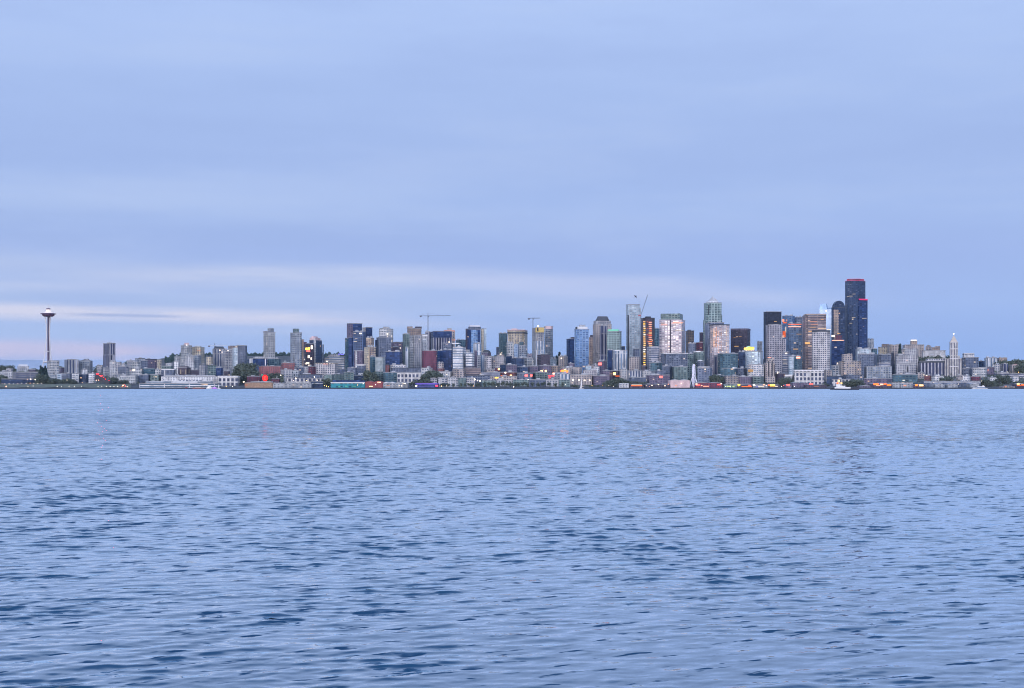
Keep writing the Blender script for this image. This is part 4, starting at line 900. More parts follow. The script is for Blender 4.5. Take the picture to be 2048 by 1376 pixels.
B(5, 712,822,745,3900,'grid','apartment_block','pinkish grid block with raised parapet below the domed building',ext=[('upper_storey',740,800,732,747,'stone')])
B(5, 822,1052,756,3930,'grid','hotel','wide pink-beige hotel with rows of dark windows near centre',rot=-9,ext=[('upper_storey',920,1030,712,758,'stone')],lights=[(970,708,28,16,WHITEL,4,'lamp')],tint=.8)
B(5, 550,596,650,3980,'plum','apartment_block','narrow purple-grey slab right of the white terraced offices')
B(5, 385,652,935,3690,'hbrn','office_block','pinkish brown block with many thin horizontal bands near the waterfront',rot=4,ext=[('roof_storey',400,560,905,937,'brown')])
B(5, 652,962,1004,3640,'hband','office_block','long low blue-grey banded block right of the pinkish banded block',rot=3,dmax=30,lights=[(655,1022,22,24,WHITEL,4,'lamp')])
B(5, 700,880,955,3720,'stone','low_block','small stepped pale block above the long blue-grey banded block',ext=[('upper_storey',770,820,930,957,'stone')])
B(5, 900,942,600,4420,'slate','office_tower','slim dark tower behind the left edge of the teal glass tower')
B(5, 940,1075,378,4300,'teal','office_tower','teal glass tower attached left of the beige gridded tower with dark cornice',rot=10)
B(5, 1075,1400,330,4240,'cream','office_tower','beige gridded tower with dark cornice line and small roof hut',rot=-7,ext=[('dark_cornice',1073,1402,362,382,'roofd',3),('roof_hut',1150,1245,300,332,'rosem'),('roof_edge',1070,1405,322,334,'rosem',2)],tint=.8)
B(5, 1065,1182,525,4100,'apt','apartment_tower','pale mottled tower, left of three before the beige gridded tower')
B(5, 1182,1262,552,4060,'glass','apartment_tower','grey glass tower, middle of three before the beige gridded tower')
B(5, 1262,1392,570,4100,'apt2','apartment_tower','teal-topped tower, right of three before the beige gridded tower',ext=[('teal_top',1268,1340,515,572,'teal')])
B(5, 1060,1150,740,3980,'dark','apartment_block','dark block below the pale mottled tower at centre')
B(5, 1150,1345,775,3900,'dark','office_block','dark teal glass block low at centre',rot=8,tint=1.3)
B(5, 1055,1232,885,3760,'plum','hall_building','purple-white hall with raised centre near centre of the waterfront',ext=[('raised_centre',1086,1135,852,887,'white'),('upper_storey',1060,1200,872,887,'pale')])
B(5, 960,1060,880,3800,'dark','low_block','black-roofed low block left of the purple-white hall',roof='roofd')
B(5, 1332,1505,775,3940,'apt','apartment_block','pale greenish block left of the tower with yellow sheathing')
B(5, 1390,1482,715,4420,'rose','low_block','pink-roofed low block in the gap left of the yellow-sheathed tower',roof='rosem')
B(5, 1475,1668,292,4150,'con','apartment_tower','unfinished tower with yellow sheathing at the top beside the second crane',rot=12,ext=[('yellow_sheathing',1530,1668,286,362,'yel',22),('dark_opening',1552,1575,290,348,'drk',24),('glass_front',1478,1660,500,None,'vpale',18)],lights=[(1572,262,22,24,WHITEL,6,'lamp')],tint=.9)
B(5, 1668,1808,265,4230,'apt2','apartment_tower','patterned grey and white tower with pinkish top beside the yellow-sheathed one',rot=-18,ext=[('pink_top',1690,1800,262,305,'rosem',3)])
B(5, 1555,1757,722,3920,'brown','office_block','dark purple-brown block below the yellow-sheathed tower',rot=8,roof='roofd')
B(5, 1757,1875,785,3960,'gpale','apartment_block','pale blue-grey block right of the dark purple-brown block')
B(5, 1890,2042,745,3960,'stone','apartment_block','mottled beige block with a round rooftop lamp, left of the navy slab',lights=[(1943,775,26,26,WHITEL,3,'lamp')])
B(5, 1240,1402,915,3760,'dark','low_block','slate dark low block right of the purple-white hall',tint=1.5)
B(5, 1402,1562,905,3780,'plum','low_block','purple-grey low block above the pair of pink lights')
B(5, 1562,1782,895,3800,'plum','market_hall','purple market hall with two warm lights below the purple-brown block',lights=[(1625,980,34,34,WARM,9,'lamp'),(1692,975,30,30,WARM,9,'lamp')])
B(5, 1782,1930,900,3820,'tan','market_hall','narrow-windowed tan hall left of the orange-lit market')
B(5, 1930,2100,930,3740,'stone','market_hall','market hall under a bright orange lit sign',lights=[(1960,975,60,34,ORANGE,10,'lit_sign'),(2020,985,60,50,ORANGE,8,'lit_sign'),(2000,955,30,16,WARM,8,'lit_sign')])
B(5, 1500,1720,1000,3690,'green','low_block','greenish low block left of the small red neon lights')
B(5, 1720,1920,1030,3660,'shed','low_block','low block with red neon lettering strips on its front',lights=[(1780,1055,110,12,REDL,7,'neon_strip'),(1755,1085,80,14,REDL,5,'neon_strip'),(1818,1018,36,30,SALM,8,'lamp')])
B(5, 1840,2060,1010,3680,'vpale','columned_building','white building with tall pale columns below the orange lit sign',rot=2,dmax=25)
B(5, 1230,1500,1015,3680,'slate','low_block','dark low block with pair of pink street-level lights',lights=[(1380,1050,50,34,PINKL,8,'lamp'),(1462,1048,34,34,PINKL,8,'lamp')])
B(5, 950,1230,1000,3670,'brick','low_block','reddish brown low block with scattered lamps below the purple-white hall',lights=[(1135,1050,34,30,WARM,8,'lamp'),(1047,1003,26,26,WHITEL,7,'lamp'),(985,1050,26,14,ORANGE,3,'lamp')],tint=.8)
B(5, 880,970,930,3790,'maroon','low_block','dark low block with two warm lamps above the reddish block',lights=[(941,948,30,32,WARM,9,'lamp'),(975,968,30,30,WARM,9,'lamp')])
B(5, 400,800,1055,3615,'slate','low_block','long dark-roofed low building above the right end of the waterfront condos',rot=2,dmax=25,roof='roofd')
B(5, 800,1230,1065,3620,'stone','low_block','long low beige building with one yellow window band by the waterfront trees',rot=2,dmax=25,lights=[(905,1085,60,18,YELL,5)])
for i,(a,b_,t,sp) in enumerate([(0,110,1095,'con'),(110,280,1085,'pale'),(280,420,1092,'green'),(420,560,1090,'con')]):
    B(5, a+4,b_-3,t,3572,sp,'condo_building',['pale condo below the left corner of the pinkish banded block','ribbed pale condo with white pillars on the waterfront left of centre','greenish grey waterfront condo left of centre','rightmost of the waterfront condos, left of the lamp trio'][i],rot=3,dmax=30,lights=[(555,1112,24,24,WHITEL,7,'lamp')] if i==3 else ())
for i,(a,b_,t,sp) in enumerate([(660,900,1128,'green'),(900,1160,1125,'con'),(1160,1420,1122,'green'),(1420,1690,1118,'slate'),(1690,1900,1120,'con'),(1900,2080,1122,'green')]):
    B(5, a+3,b_-3,t,3580,sp,'waterfront_building',['low greenish building behind the first street trees at centre waterfront','low grey building behind the middle of the street tree row','low green-grey building behind the last street trees','low slate building right of the street tree row','low grey building below the red neon strips','low building left of the small white sailboat'][i],rot=2,dmax=25,tint=1.1)
# ================================================================ strip 6
B(6, 85,190,645,4220,'navy','office_tower','dark navy slab with brown top left of the blue glass tower',rot=18,fr=.3,ext=[('top_storey',140,188,618,647,'brown')])
B(6, 190,380,518,4060,'gblue','apartment_tower','bright blue glass tower with white crown, right of centre',rot=24,fr=.38,ext=[('crown',204,362,482,520,'wht'),('dark_vent',206,226,486,514,'drk',12),('roof_hut',250,332,456,484,'plant')])
B(6, 380,462,625,4240,'tan','office_tower','brown-pink tower between the blue glass tower and the mansard-topped stone tower',ext=[('top_storey',392,440,592,627,'brown')])
B(6, 430,676,455,4180,'stone','office_tower','pale stone tower with dark sloped mansard roof right of the blue glass tower',rot=16,fr=.35,ext=[('shoulder',438,668,405,456,'con'),('mansard_roof',462,650,346,406,'roofd',0,'hip')],tint=.9)
B(6, 525,622,472,4050,'vdark','apartment_tower','dark-striped narrow tower in front of the pale stone mansard tower')
B(6, 615,806,545,4040,'green','apartment_tower','pale green-grey tower with glowing turquoise crown',rot=-16,ext=[('penthouse',622,776,520,547,'green')],lights=[(700,528,150,22,GREENL,1.6,'lit_crown')],tint=1.6)
B(6, 796,852,742,4130,'dark','office_block','dark block right of the turquoise-crowned tower')
B(6, 622,700,790,3960,'navy','apartment_tower','dark blue narrow block below the turquoise-crowned tower')
B(6, 690,882,795,3900,'vpale','apartment_tower','blue-grey apartments with white vertical stripes below the turquoise-crowned tower',rot=10,ext=[('white_top',700,780,790,800,'wht',2)],tint=.8)
B(6, 865,1046,196,4260,'gpale','apartment_tower','very tall pale slab tower with dark vertical slot, left of the glowing unfinished tower',rot=20,fr=.24,ext=[('dark_slot',888,902,330,None,'drk',16),('side_step',1020,1062,235,None,'gpale'),('front_bay',936,1000,290,None,'gpale',22)],tint=.8,plant=0)
B(6, 1040,1075,440,4330,'plum','office_tower','thin purple tower between the very tall pale slab and the glowing tower')
B(6, 886,1064,880,3860,'stone','apartment_block','round-cornered beige block below the very tall pale slab',shape='round')
B(6, 960,1040,775,4080,'slate','domed_building','small dark domed building at the foot of the very tall pale slab',ext=[('dome_roof',962,1038,766,790,'roofd',0,'arch')])
glowl=[]
_r=random.Random(3)
for k in range(21):
    yy=420+k*28.
    glowl.append((1106+_r.uniform(-3,3),yy,30,11,_r.choice([YELL,WARM,WARM,WHITEL]),_r.uniform(2.2,6)))
    if yy<730: glowl.append((1184+_r.uniform(-3,3),yy+6,48,12,_r.choice([ORANGE,WARM,SALM]) if yy>520 else SALM,_r.uniform(1.5,4.5)))
    if yy<720 and k%3==0: glowl.append((1145,yy,16,10,ORANGE,1.5))
B(6, 1066,1242,375,4130,'brown','unfinished_tower','unfinished dark tower glowing with yellow and orange work lights',rot=12,fr=.25,ext=[('core_top',1115,1190,348,377,'drk'),('scaffold',1085,1130,368,378,'drk'),('outrigger',1205,1244,370,640,'drk',14)],lights=glowl,roof='drk',plant=0)
B(6, 1138,1304,748,3920,'hband','office_block','pale blue banded box in front of the glowing unfinished tower',rot=8,tint=1.3,plant=0)
B(6, 1215,1306,510,4420,'teal','office_tower','faint teal tower between the glowing tower and the broad white tower',tint=1.6)
B(6, 1302,1640,400,4220,'rose','office_tower','broad white tower with painted pink sunset glints on upper floors and grey glass top',rot=-8,ext=[('glass_top',1316,1612,316,402,'green'),('centre_slot',1438,1456,400,None,'brown',24)],lights=[(1545,432,150,10,SALM,2.2),(1365,462,90,9,SALM,2.0),(1480,450,40,8,SALM,1.5),(1550,452,120,7,WARM,1.3),(1360,440,80,6,WARM,1.0),(1530,535,60,7,WHITEL,.9),(1590,540,60,7,WHITEL,.9),(1600,610,50,7,WHITEL,.8)],plant=0)  # salmon and warm strips paint the sunset's reflection on the glass as glow
B(6, 1320,1676,840,3840,'slate','office_block','wide dark slate office block below the broad white tower',rot=6,ext=[('roof_edge',1316,1680,828,842,'pale',2)])
B(6, 1470,1676,1010,3720,'green','office_block','dark green-grey lower block before the wide slate offices')
B(6, 1340,1470,1000,3740,'slate','low_block','mottled slate low block left of the dark green-grey one')
B(6, 1180,1335,955,3790,'teal','apartment_block','teal-grey mottled block below the pale blue banded box')
B(6, 1070,1140,1000,3800,'brown','low_block','narrow brown block at the foot of the glowing unfinished tower')
B(6, 112,192,965,3860,'plum','low_block','small purple block left of the blue glass tower base')
B(6, 95,290,1015,3780,'stone','low_block','low beige-grey block below the blue glass tower')
B(6, 325,412,1000,3800,'gpale','low_block','small pale blue block at the right foot of the blue glass tower')
B(6, 300,480,1058,3700,'grid','low_block','low pale gridded block below the blue glass tower',rot=3)
B(6, 412,500,985,3860,'stone','low_block','small stone block left of the pink-lit purple block')
B(6, 490,615,935,3900,'plum','low_block','purple-grey block with one bright pink light on its front',lights=[(525,970,52,36,PINKL,8,'lamp')])
B(6, 440,520,1010,3740,'white','low_block','small white block directly below the bright pink light')
B(6, 560,690,1060,3720,'plum','low_block','purple low block right of the small white block below the pink light')
B(6, 690,780,1060,3740,'brown','low_block','brown low block with a warm orange lamp above the green mound',lights=[(715,1098,36,40,WARM,9,'lamp'),(755,1128,60,20,ORANGE,1.5,'lamp')])
B(6, 780,880,1042,3720,'pale','low_block','pale low block right of the warm orange lamp')
B(6, 880,1075,1062,3700,'vstr','low_block','low striped grey block below the round-cornered beige block',lights=[(908,1105,20,24,WHITEL,3,'lamp')])
B(6, 1075,1245,1066,3700,'pale','low_block','pale low block with flat front below the pale blue banded box')
B(6, 1245,1345,1065,3680,'slate','low_block','slate low block left of the small pink lamp')
B(6, 0,130,1105,3640,'vpale','columned_building','white columned building left of the small white sailboat',rot=2,dmax=25)
B(6, 130,420,1115,3640,'stone','low_block','long beige low block with four pale wall lamps behind the sailboat',rot=2,dmax=25,lights=[(172,1182,22,18,WHITEL,5,'lamp'),(250,1182,22,18,WHITEL,5,'lamp'),(322,1184,22,18,WHITEL,5,'lamp'),(390,1182,22,16,WHITEL,4,'lamp')])
B(6, 420,640,1130,3630,'plum','low_block','mottled purple low block right of the sailboat')
B(6, 900,1130,1150,3620,'slate','low_block','slate low block behind the orange-lit restaurant strip')
B(6, 1130,1440,1120,3640,'plum','low_block','purple low block with a pink lamp left of the pale pier shed',lights=[(1322,1140,46,30,PINKL,7,'lamp'),(1132,1178,16,24,WHITEL,3,'lamp')])
# ================================================================ strip 7
B(7, 72,186,540,4330,'tan','office_tower','grey-brown square tower right of the broad white tower',ext=[('top_storey',98,142,522,542,'brown')],tint=.8)
B(7, 255,312,562,4420,'brown','office_tower','narrow brown tower left of the pyramid-topped tower')
B(7, 205,302,692,4150,'maroon','office_block','dark maroon block left of the pyramid-topped tower base',ext=[('top_storey',245,298,680,694,'salm')])
B(7, 110,212,705,4060,'slate','apartment_block','mottled grey block below the grey-brown square tower')
B(7, 172,322,808,3900,'green','apartment_block','grey-green block with white rooftop trim left of the pyramid-topped tower base',ext=[('white_trim',182,268,800,818,'wht',2)])
B(7, 224,322,935,3800,'slate','domed_building','small building with a pale rounded corner above the ferris wheel',ext=[('arched_top',228,300,915,937,'wht',0,'arch')])
B(7, 30,180,840,3880,'green','apartment_block','dull green-grey block behind the ferris wheel, left side')
B(7, 312,545,175,4260,'green','office_tower','tall stepped tower with a pyramid roof, the pointed one of downtown',rot=14,fr=.26,ext=[('cornice_tier',345,505,150,177,'gpale'),('pyramid_roof',358,504,82,152,'plant',0,'pyr'),('left_shoulder',303,360,395,None,'green'),('right_shoulder',490,553,330,None,'green'),('dark_slot',370,382,200,330,'drk',24)],tint=1.7,plant=0)
B(7, 322,578,438,4160,'slate','office_tower','broad grey lower tier hugging the pyramid-topped tower',rot=8,tint=1.5)
pk=[]  # peach glow cells that paint sunset reflections into the glass columns
for k in range(23):
    yy=500+k*14.5
    for cx_,lo,hi,c_,st in ((408,490,980,(255,214,180),1.9),(445,490,760,(255,196,150),2.4),(475,500,760,(255,170,110),1.6),(505,520,850,(255,200,170),2.2),(540,500,800,(255,205,180),1.0),(610,490,820,(255,225,200),1.6)):
        if lo<=yy<=hi and _r.random()<.85: pk.append((cx_,yy,22,7,c_,st*_r.uniform(.5,1.4)))
B(7, 390,652,462,4040,'rose','office_tower','glass tower glittering with pink window columns, right below the pyramid-topped tower',rot=18,fr=.3,ext=[('dark_cap',388,650,452,466,'drk',1)],lights=pk,tint=.8)
B(7, 664,922,516,4330,'brown','office_tower','square dark brown tower right of the pink-glittering tower',rot=-10,lights=[(740,740,60,9,WARM,1.6),(790,612,40,6,WARM,1),(715,628,30,6,WARM,.8)],ext=[('roof_band',664,922,508,532,'plum',2)])
B(7, 832,1088,808,4010,'gpale','office_block','pale gridded block with a glowing yellow domed roof',rot=-8,ext=[('roof_terrace',845,985,785,810,'white'),('domed_roof',855,965,735,788,'cop',0,'arch')],lights=[(905,772,140,28,YELL,9,'lit_dome_band'),(930,756,90,16,YELL,4,'lit_dome_band')])
B(7, 1008,1082,684,4500,'pale','office_block','small pale block on the skyline left of the tall black tower')
B(7, 760,852,815,3960,'dark','office_block','dark slab left of the yellow-domed block')
B(7, 492,762,838,3880,'teal','office_block','dark teal gridded block below the pink-glittering tower',rot=7)
B(7, 440,492,860,3940,'vdark','office_block','narrow dark and pale slab left of the dark teal gridded block')
B(7, 870,1100,985,3740,'white','hotel','old white gridded building below the yellow-domed block',rot=5,lights=[(925,1060,70,40,WARM,.8)],tint=.9)
B(7, 545,740,1030,3740,'teal','office_block','teal lower block with white roof marks right of the ferris wheel',ext=[('roof_mark',690,755,1012,1032,'wht',1)])
B(7, 740,872,1030,3760,'slate','office_block','slate block left of the old white gridded building')
B(7, 1095,1334,290,4400,'black','office_tower','tall black slab tower with darker left side',rot=24,fr=.24,lights=[(1250,415,40,8,WARM,1.4)],plant=0)
B(7, 1122,1342,462,4120,'gridd','office_tower','grey fine-gridded tower in front of the tall black slab',rot=14,fr=.25,ext=[('top_step',1170,1290,448,464,'gridd'),('right_wing',1325,1390,640,None,'gridd'),('right_wing',1380,1432,860,None,'gridd')],tint=1.2)
B(7, 1340,1506,345,4460,'gblue','office_tower','glass-topped tower with orange-lit left edge behind the fine-gridded tower',ext=[],lights=[(1352,400,34,40,SALM,2.2),(1375,430,50,18,ORANGE,2),(1365,580,44,100,ORANGE,1.6),(1385,520,16,90,WHITEL,1.3),(1355,610,30,40,WHITEL,1.5),(1398,400,16,26,SALM,1.5)],tint=.6)
B(7, 1506,1600,360,4440,'slate','office_tower','plain grey tower top left of the brown banded tower',tint=1.2)
B(7, 1408,1602,442,4280,'glass','office_tower','blue-grey tower with a bright orange strip near its top',rot=14,fr=.3,lights=[(1505,452,185,7,ORANGE,4),(1502,484,180,9,SALM,5),(1560,580,70,7,WARM,1.4),(1515,776,70,9,WARM,2)],tint=.7)
B(7, 1435,1600,870,3930,'teal','office_block','dark teal block with a bright salmon lamp below the orange-stripped tower',lights=[(1550,888,56,26,SALM,6,'lamp')])
B(7, 1420,1490,880,3880,'gpale','office_block','narrow pale blue slab left of the dark teal block with salmon lamp')
B(7, 1340,1436,820,4000,'hband','office_block','banded low slab right of the fine-gridded tower base',lights=[(1392,832,30,20,WHITEL,3,'lamp'),(1370,915,60,8,WHITEL,1.4),(1380,960,60,8,WHITEL,1.2)])
B(7, 1100,1248,960,3720,'stone','office_tower','pale stepped stone tower with dark vertical slots near the pier lights',rot=6,ext=[('upper_step',1130,1232,905,962,'stone'),('top_step',1150,1222,882,907,'stone'),('podium',1098,1272,1140,None,'stone',6),('dark_slot',1155,1170,930,1130,'drk',16),('dark_slot',1200,1215,930,1130,'drk',16),('dark_slot',1232,1240,980,1130,'drk',16)],lights=[(1172,886,50,12,SALM,3,'lamp')],tint=1.15)
B(7, 1250,1370,1095,3700,'brown','low_block','brown low block with a small white lamp right of the stepped stone tower',lights=[(1280,1085,36,34,WHITEL,3,'lamp')])
B(7, 1370,1490,1130,3680,'shed','low_block','low shed-roofed block with white ribs left of the white columned hall',ext=[('roof_ribs',1378,1484,1110,1132,'wht',1)])
B(7, 228,420,1020,3680,'slate','office_block','blue-grey waterfront block with white roof lamps right of the ferris wheel',ext=[('roof_storey',240,395,1004,1022,'white')],lights=[(330,1040,24,20,WHITEL,2,'lamp')],tint=1.3)
B(7, 420,570,1120,3680,'teal','low_block','dark teal low block right of the blue-grey waterfront block')
B(7, 570,765,1130,3650,'stone','low_block','brown-beige low block left of a darker purple one, above the pier lights',tint=.8)
B(7, 765,950,1140,3650,'plum','low_block','purple-brown low block with thin white bands above the pier lights')
B(7, 950,1100,1135,3660,'green','low_block','green-grey low block left of the stepped stone tower podium')
# ================================================================ strip 8
B(8, 140,418,470,4230,'hbrn','office_tower','broad brownish banded tower left of the pale faceted glass tower',rot=9,ext=[('top_storey',150,415,450,472,'tan')],lights=[(230,650,40,12,WARM,1.8),(200,785,60,30,WARM,1.8),(370,515,30,12,WARM,1.2),(270,540,90,8,SALM,1.3),(280,575,80,8,SALM,1.2),(260,605,70,6,WARM,1.)],tint=1.1)  # glowing warm strips include painted reflections of the sunset
B(8, 240,470,655,4040,'grid','office_tower','pale fine-gridded tower with dark rounded roof before the brownish banded tower',rot=12,fr=.25,shape='oct',ext=[('dark_roof',250,462,636,657,'roofd')],tint=1.05,roof='roofd')
B(8, 330,528,402,4520,'bgl','office_tower','pale blue faceted glass tower beside the arch-topped tower',rot=-14,fr=.3,ext=[('faceted_top',334,440,330,403,'bgl',0,'hip'),('faceted_top',430,526,376,403,'bgl',0,'hip')],lights=[(415,415,20,14,WHITEL,3,'lamp'),(500,428,60,14,SALM,2.2,'lamp'),(480,590,16,30,WHITEL,1),(445,628,50,12,WHITEL,2)],plant=0,roof='bgl')
B(8, 475,632,378,4370,'dark','office_tower','dark arch-roofed tower left of the tallest dark tower',rot=18,fr=.35,ext=[('arched_roof',480,632,296,380,'dark',0,'arch'),('brown_bay',500,560,400,None,'tan',16)],tint=1.0,roof='roofd')
B(8, 478,628,752,4200,'navy','office_tower','dark blue stepped block below the arch-roofed tower with a salmon strip',lights=[(550,752,140,9,SALM,4),(495,700,40,26,WHITEL,3,'lamp'),(560,672,36,8,WARM,2)],ext=[('upper_step',520,600,690,754,'maroon')])
B(8, 885,962,738,4650,'pale','office_block','pale boxy block just right of the tallest dark tower')
B(8, 750,932,852,4200,'gpale','office_block','pale grey-white block at the right foot of the tallest dark tower',rot=8)
B(8, 932,1002,850,4260,'teal','office_block','grey-teal block right of the pale grey-white block')
B(8, 780,995,912,4060,'slate','office_block','blue-grey flat block before the pale grey-white one, right of the tallest tower',rot=-16,fr=.3,tint=1.2)
B(8, 560,820,992,3860,'stone','office_block','brown-beige stepped art deco block left of the blue-grey flat block',rot=6,ext=[('upper_tower',592,715,908,994,'stone'),('upper_step',655,705,900,910,'stone')],lights=[(712,1045,70,16,WHITEL,.7)],tint=.9)
B(8, 475,600,1040,3900,'apt2','low_block','mottled grey block between the pale gridded tower and the art deco block',tint=1.1,lights=[(545,1015,16,24,WHITEL,2,'lamp')])
B(8, 852,1168,1055,3840,'apt2','office_block','wide blue-grey mottled block right of the art deco block',rot=5)
B(8, 1000,1172,915,4080,'slate','office_block','mid-grey block with darker right side, centre right skyline base',tint=1.1)
B(8, 998,1152,1012,3940,'hband','office_block','thin banded grey block above the wide blue-grey mottled block')
B(8, 1162,1194,890,4000,'black','stair_tower','narrow black shaft between the grey blocks right of downtown',plant=0)
B(8, 1010,1132,830,4640,'cream','hospital','beige hospital wing with lit stripes on the right skyline',ext=[('upper_block',1050,1140,792,832,'tan')],lights=[(1035,880,12,60,WHITEL,.6),(1070,880,12,60,WHITEL,.5)])
B(8, 1115,1282,806,4560,'stone','hospital','long stone hospital block on the right skyline')
B(8, 1200,1470,925,4080,'con','office_block','broad pale concrete block right of the narrow black shaft',rot=4,tint=1.2)
B(8, 1200,1440,1022,3960,'con','office_block','pale block with one tall dark slot right of the narrow black shaft',rot=4,ext=[('dark_slot',1340,1358,1050,1110,'drk',30)],tint=1.1)
B(8, 1170,1462,1145,3740,'teal','low_block','dark teal low block on the right waterfront',rot=3)
B(8, 40,392,1098,3660,'bigw','columned_building','white hall with tall dark window bays behind the piers, left of the tugboat',rot=5,dmax=35,ext=[('cornice',36,396,1088,1100,'wht',2)],plant=3)
B(8, 392,480,1095,3760,'stone','low_block','small stone block right of the white columned hall')
B(8, 420,610,1165,3640,'dark','low_block','dark flat low block above the tugboat bow',roof='roofd',tint=1.4)
B(8, 480,700,1200,3600,'bigw','waterfront_building','white-fronted low building right behind the tugboat',rot=2,dmax=20,lights=[(560,1215,20,30,WARM,6,'lamp'),(545,1240,18,20,ORANGE,5,'lamp'),(590,1240,20,20,WARM,4,'lamp')])
B(8, 610,850,1150,3660,'slate','low_block','slate-roofed low block right of the dark flat block above the tugboat',roof='roofd')
B(8, 850,1170,1190,3640,'plum','low_block','mottled low block behind the row of orange waterfront lamps')
# ================================================================ strip 9
B(9, 40,400,335,4700,'stone','hospital','broad beige hilltop hospital carrying a bright lit box on its roof',rot=6,ext=[('roof_box',170,282,262,337,'tan')],lights=[(226,258,100,20,WHITEL,3.5,'lit_box')],tint=1.1)
B(9, 0,310,405,4480,'con','hospital','pale flat block below the beige hilltop hospital',tint=1.2)
B(9, 420,522,365,4650,'stone','hospital','small beige block right of the lit-box hospital, with rounded top',ext=[('arched_top',430,515,328,367,'stone',0,'arch')])
B(9, 520,662,375,4620,'tan','hospital','tan block with raised right side on the right skyline',ext=[('raised_side',578,662,350,377,'tan')],tint=1.1)
B(9, 355,752,432,4440,'plainw','office_block','wide pale greenish blank block left of the slender white pointed tower',rot=4,ext=[('top_step',380,660,420,434,'plainw'),('side_step',660,752,455,None,'plainw',6)],tint=.9)
B(9, 60,305,555,4200,'con','office_block','pale concrete block with trees behind its roof on the right')
B(9, 300,742,605,4020,'vdark','courthouse','wide pale block with rows of dark window slots left of the pointed white tower',rot=4,ext=[('dark_roof',228,740,602,626,'roofd',1),('roof_storey',420,740,560,603,'con')],tint=1.3)
B(9, 1002,1302,545,4240,'slate','office_block','dark blue-grey block right of the slender pointed white tower',rot=6,ext=[('roof_storey',1030,1232,488,547,'pale'),('dark_band',1030,1228,474,488,'roofd'),('top_rim',1028,1230,466,475,'wht')])
B(9, 1300,1400,600,4260,'dark','low_block','dark low block on the slope right of the dark blue-grey block')
B(9, 1392,1602,548,4500,'vpale','apartment_block','pale apartments with vertical stripes on the right ridge',rot=5,tint=.8)
B(9, 1602,1772,548,4520,'tan','apartment_block','tan apartments at the end of the ridge row on the right',rot=5)
B(9, 1532,1682,652,4200,'white','apartment_block','white block with dark window columns on the right slope',tint=.9)
B(9, 1680,1782,645,4180,'vdark','apartment_block','grey block with purple stripes right of the white block on the slope')
B(9, 1790,1962,665,4160,'stone','apartment_block','beige and reddish house block near the right edge',ext=[('red_roof',1840,1950,645,667,'salm',0,'hip')],lights=[(1910,760,26,26,SALM,2.5,'lamp')])
B(9, 1200,1438,715,3940,'apt','apartment_block','pale stepped condo block with tall white stripes on the right',rot=-10,ext=[('upper_step',1290,1430,700,716,'pale')],tint=1.1)
B(9, 1040,1160,845,3720,'white','low_block','white boxy building right of the pointed white tower base')
B(9, 1168,1332,855,3740,'maroon','low_block','dark plum building below the pale stepped condo block',tint=1.6)
B(9, 925,1045,835,3800,'stone','low_block','beige block at the right foot of the pointed white tower')
B(9, 1000,1210,720,3980,'slate','low_block','slate low block between the pointed tower and the pale stepped condos')
B(9, 510,722,850,3740,'white','low_block','white low building left of the dark green tree clump on the right',ext=[('upper_storey',560,650,815,852,'white')])
B(9, 402,515,832,3760,'brick','low_block','maroon-tinted low block left of the white low building',lights=[(440,835,26,20,WHITEL,3,'lamp')])
B(9, 0,285,830,3760,'teal','low_block','dark teal waterfront block above the two bright orange lamps')
B(9, 285,405,790,3860,'stone','low_block','beige gabled block with a white lamp right of the dark teal waterfront block',lights=[(395,825,34,20,WHITEL,4,'lamp')])
B(9, 1440,1560,700,4020,'plum','low_block','purple-grey low block right of the pale stepped condos',lights=[(1455,745,12,36,SALM,2)])
B(9, 1450,1610,875,3760,'white','low_block','long white low building on the right waterfront slope')
B(9, 1610,1800,850,3800,'slate','low_block','slate low block right of the long white low building')
B(9, 1840,1962,855,3740,'white','low_block','white cottage-like block near the right edge of the waterfront',ext=[('gable_roof',1840,1962,835,857,'roof',0,'gable')])
B(9, 1560,1800,790,3920,'hband','low_block','long grey banded block under the white slope apartments')
B(9, 1800,2080,810,3900,'hband','elevated_road','long pale elevated road deck at the right edge',rot=2,dmax=14,plant=0,tint=1.3,cat='road deck')
B(9, 1960,2110,700,4150,'green','low_block','greenish block behind the trees at the right edge')
B(9, 740,930,900,3700,'slate','low_block','slate low block hidden behind the dark green tree clump on the right')
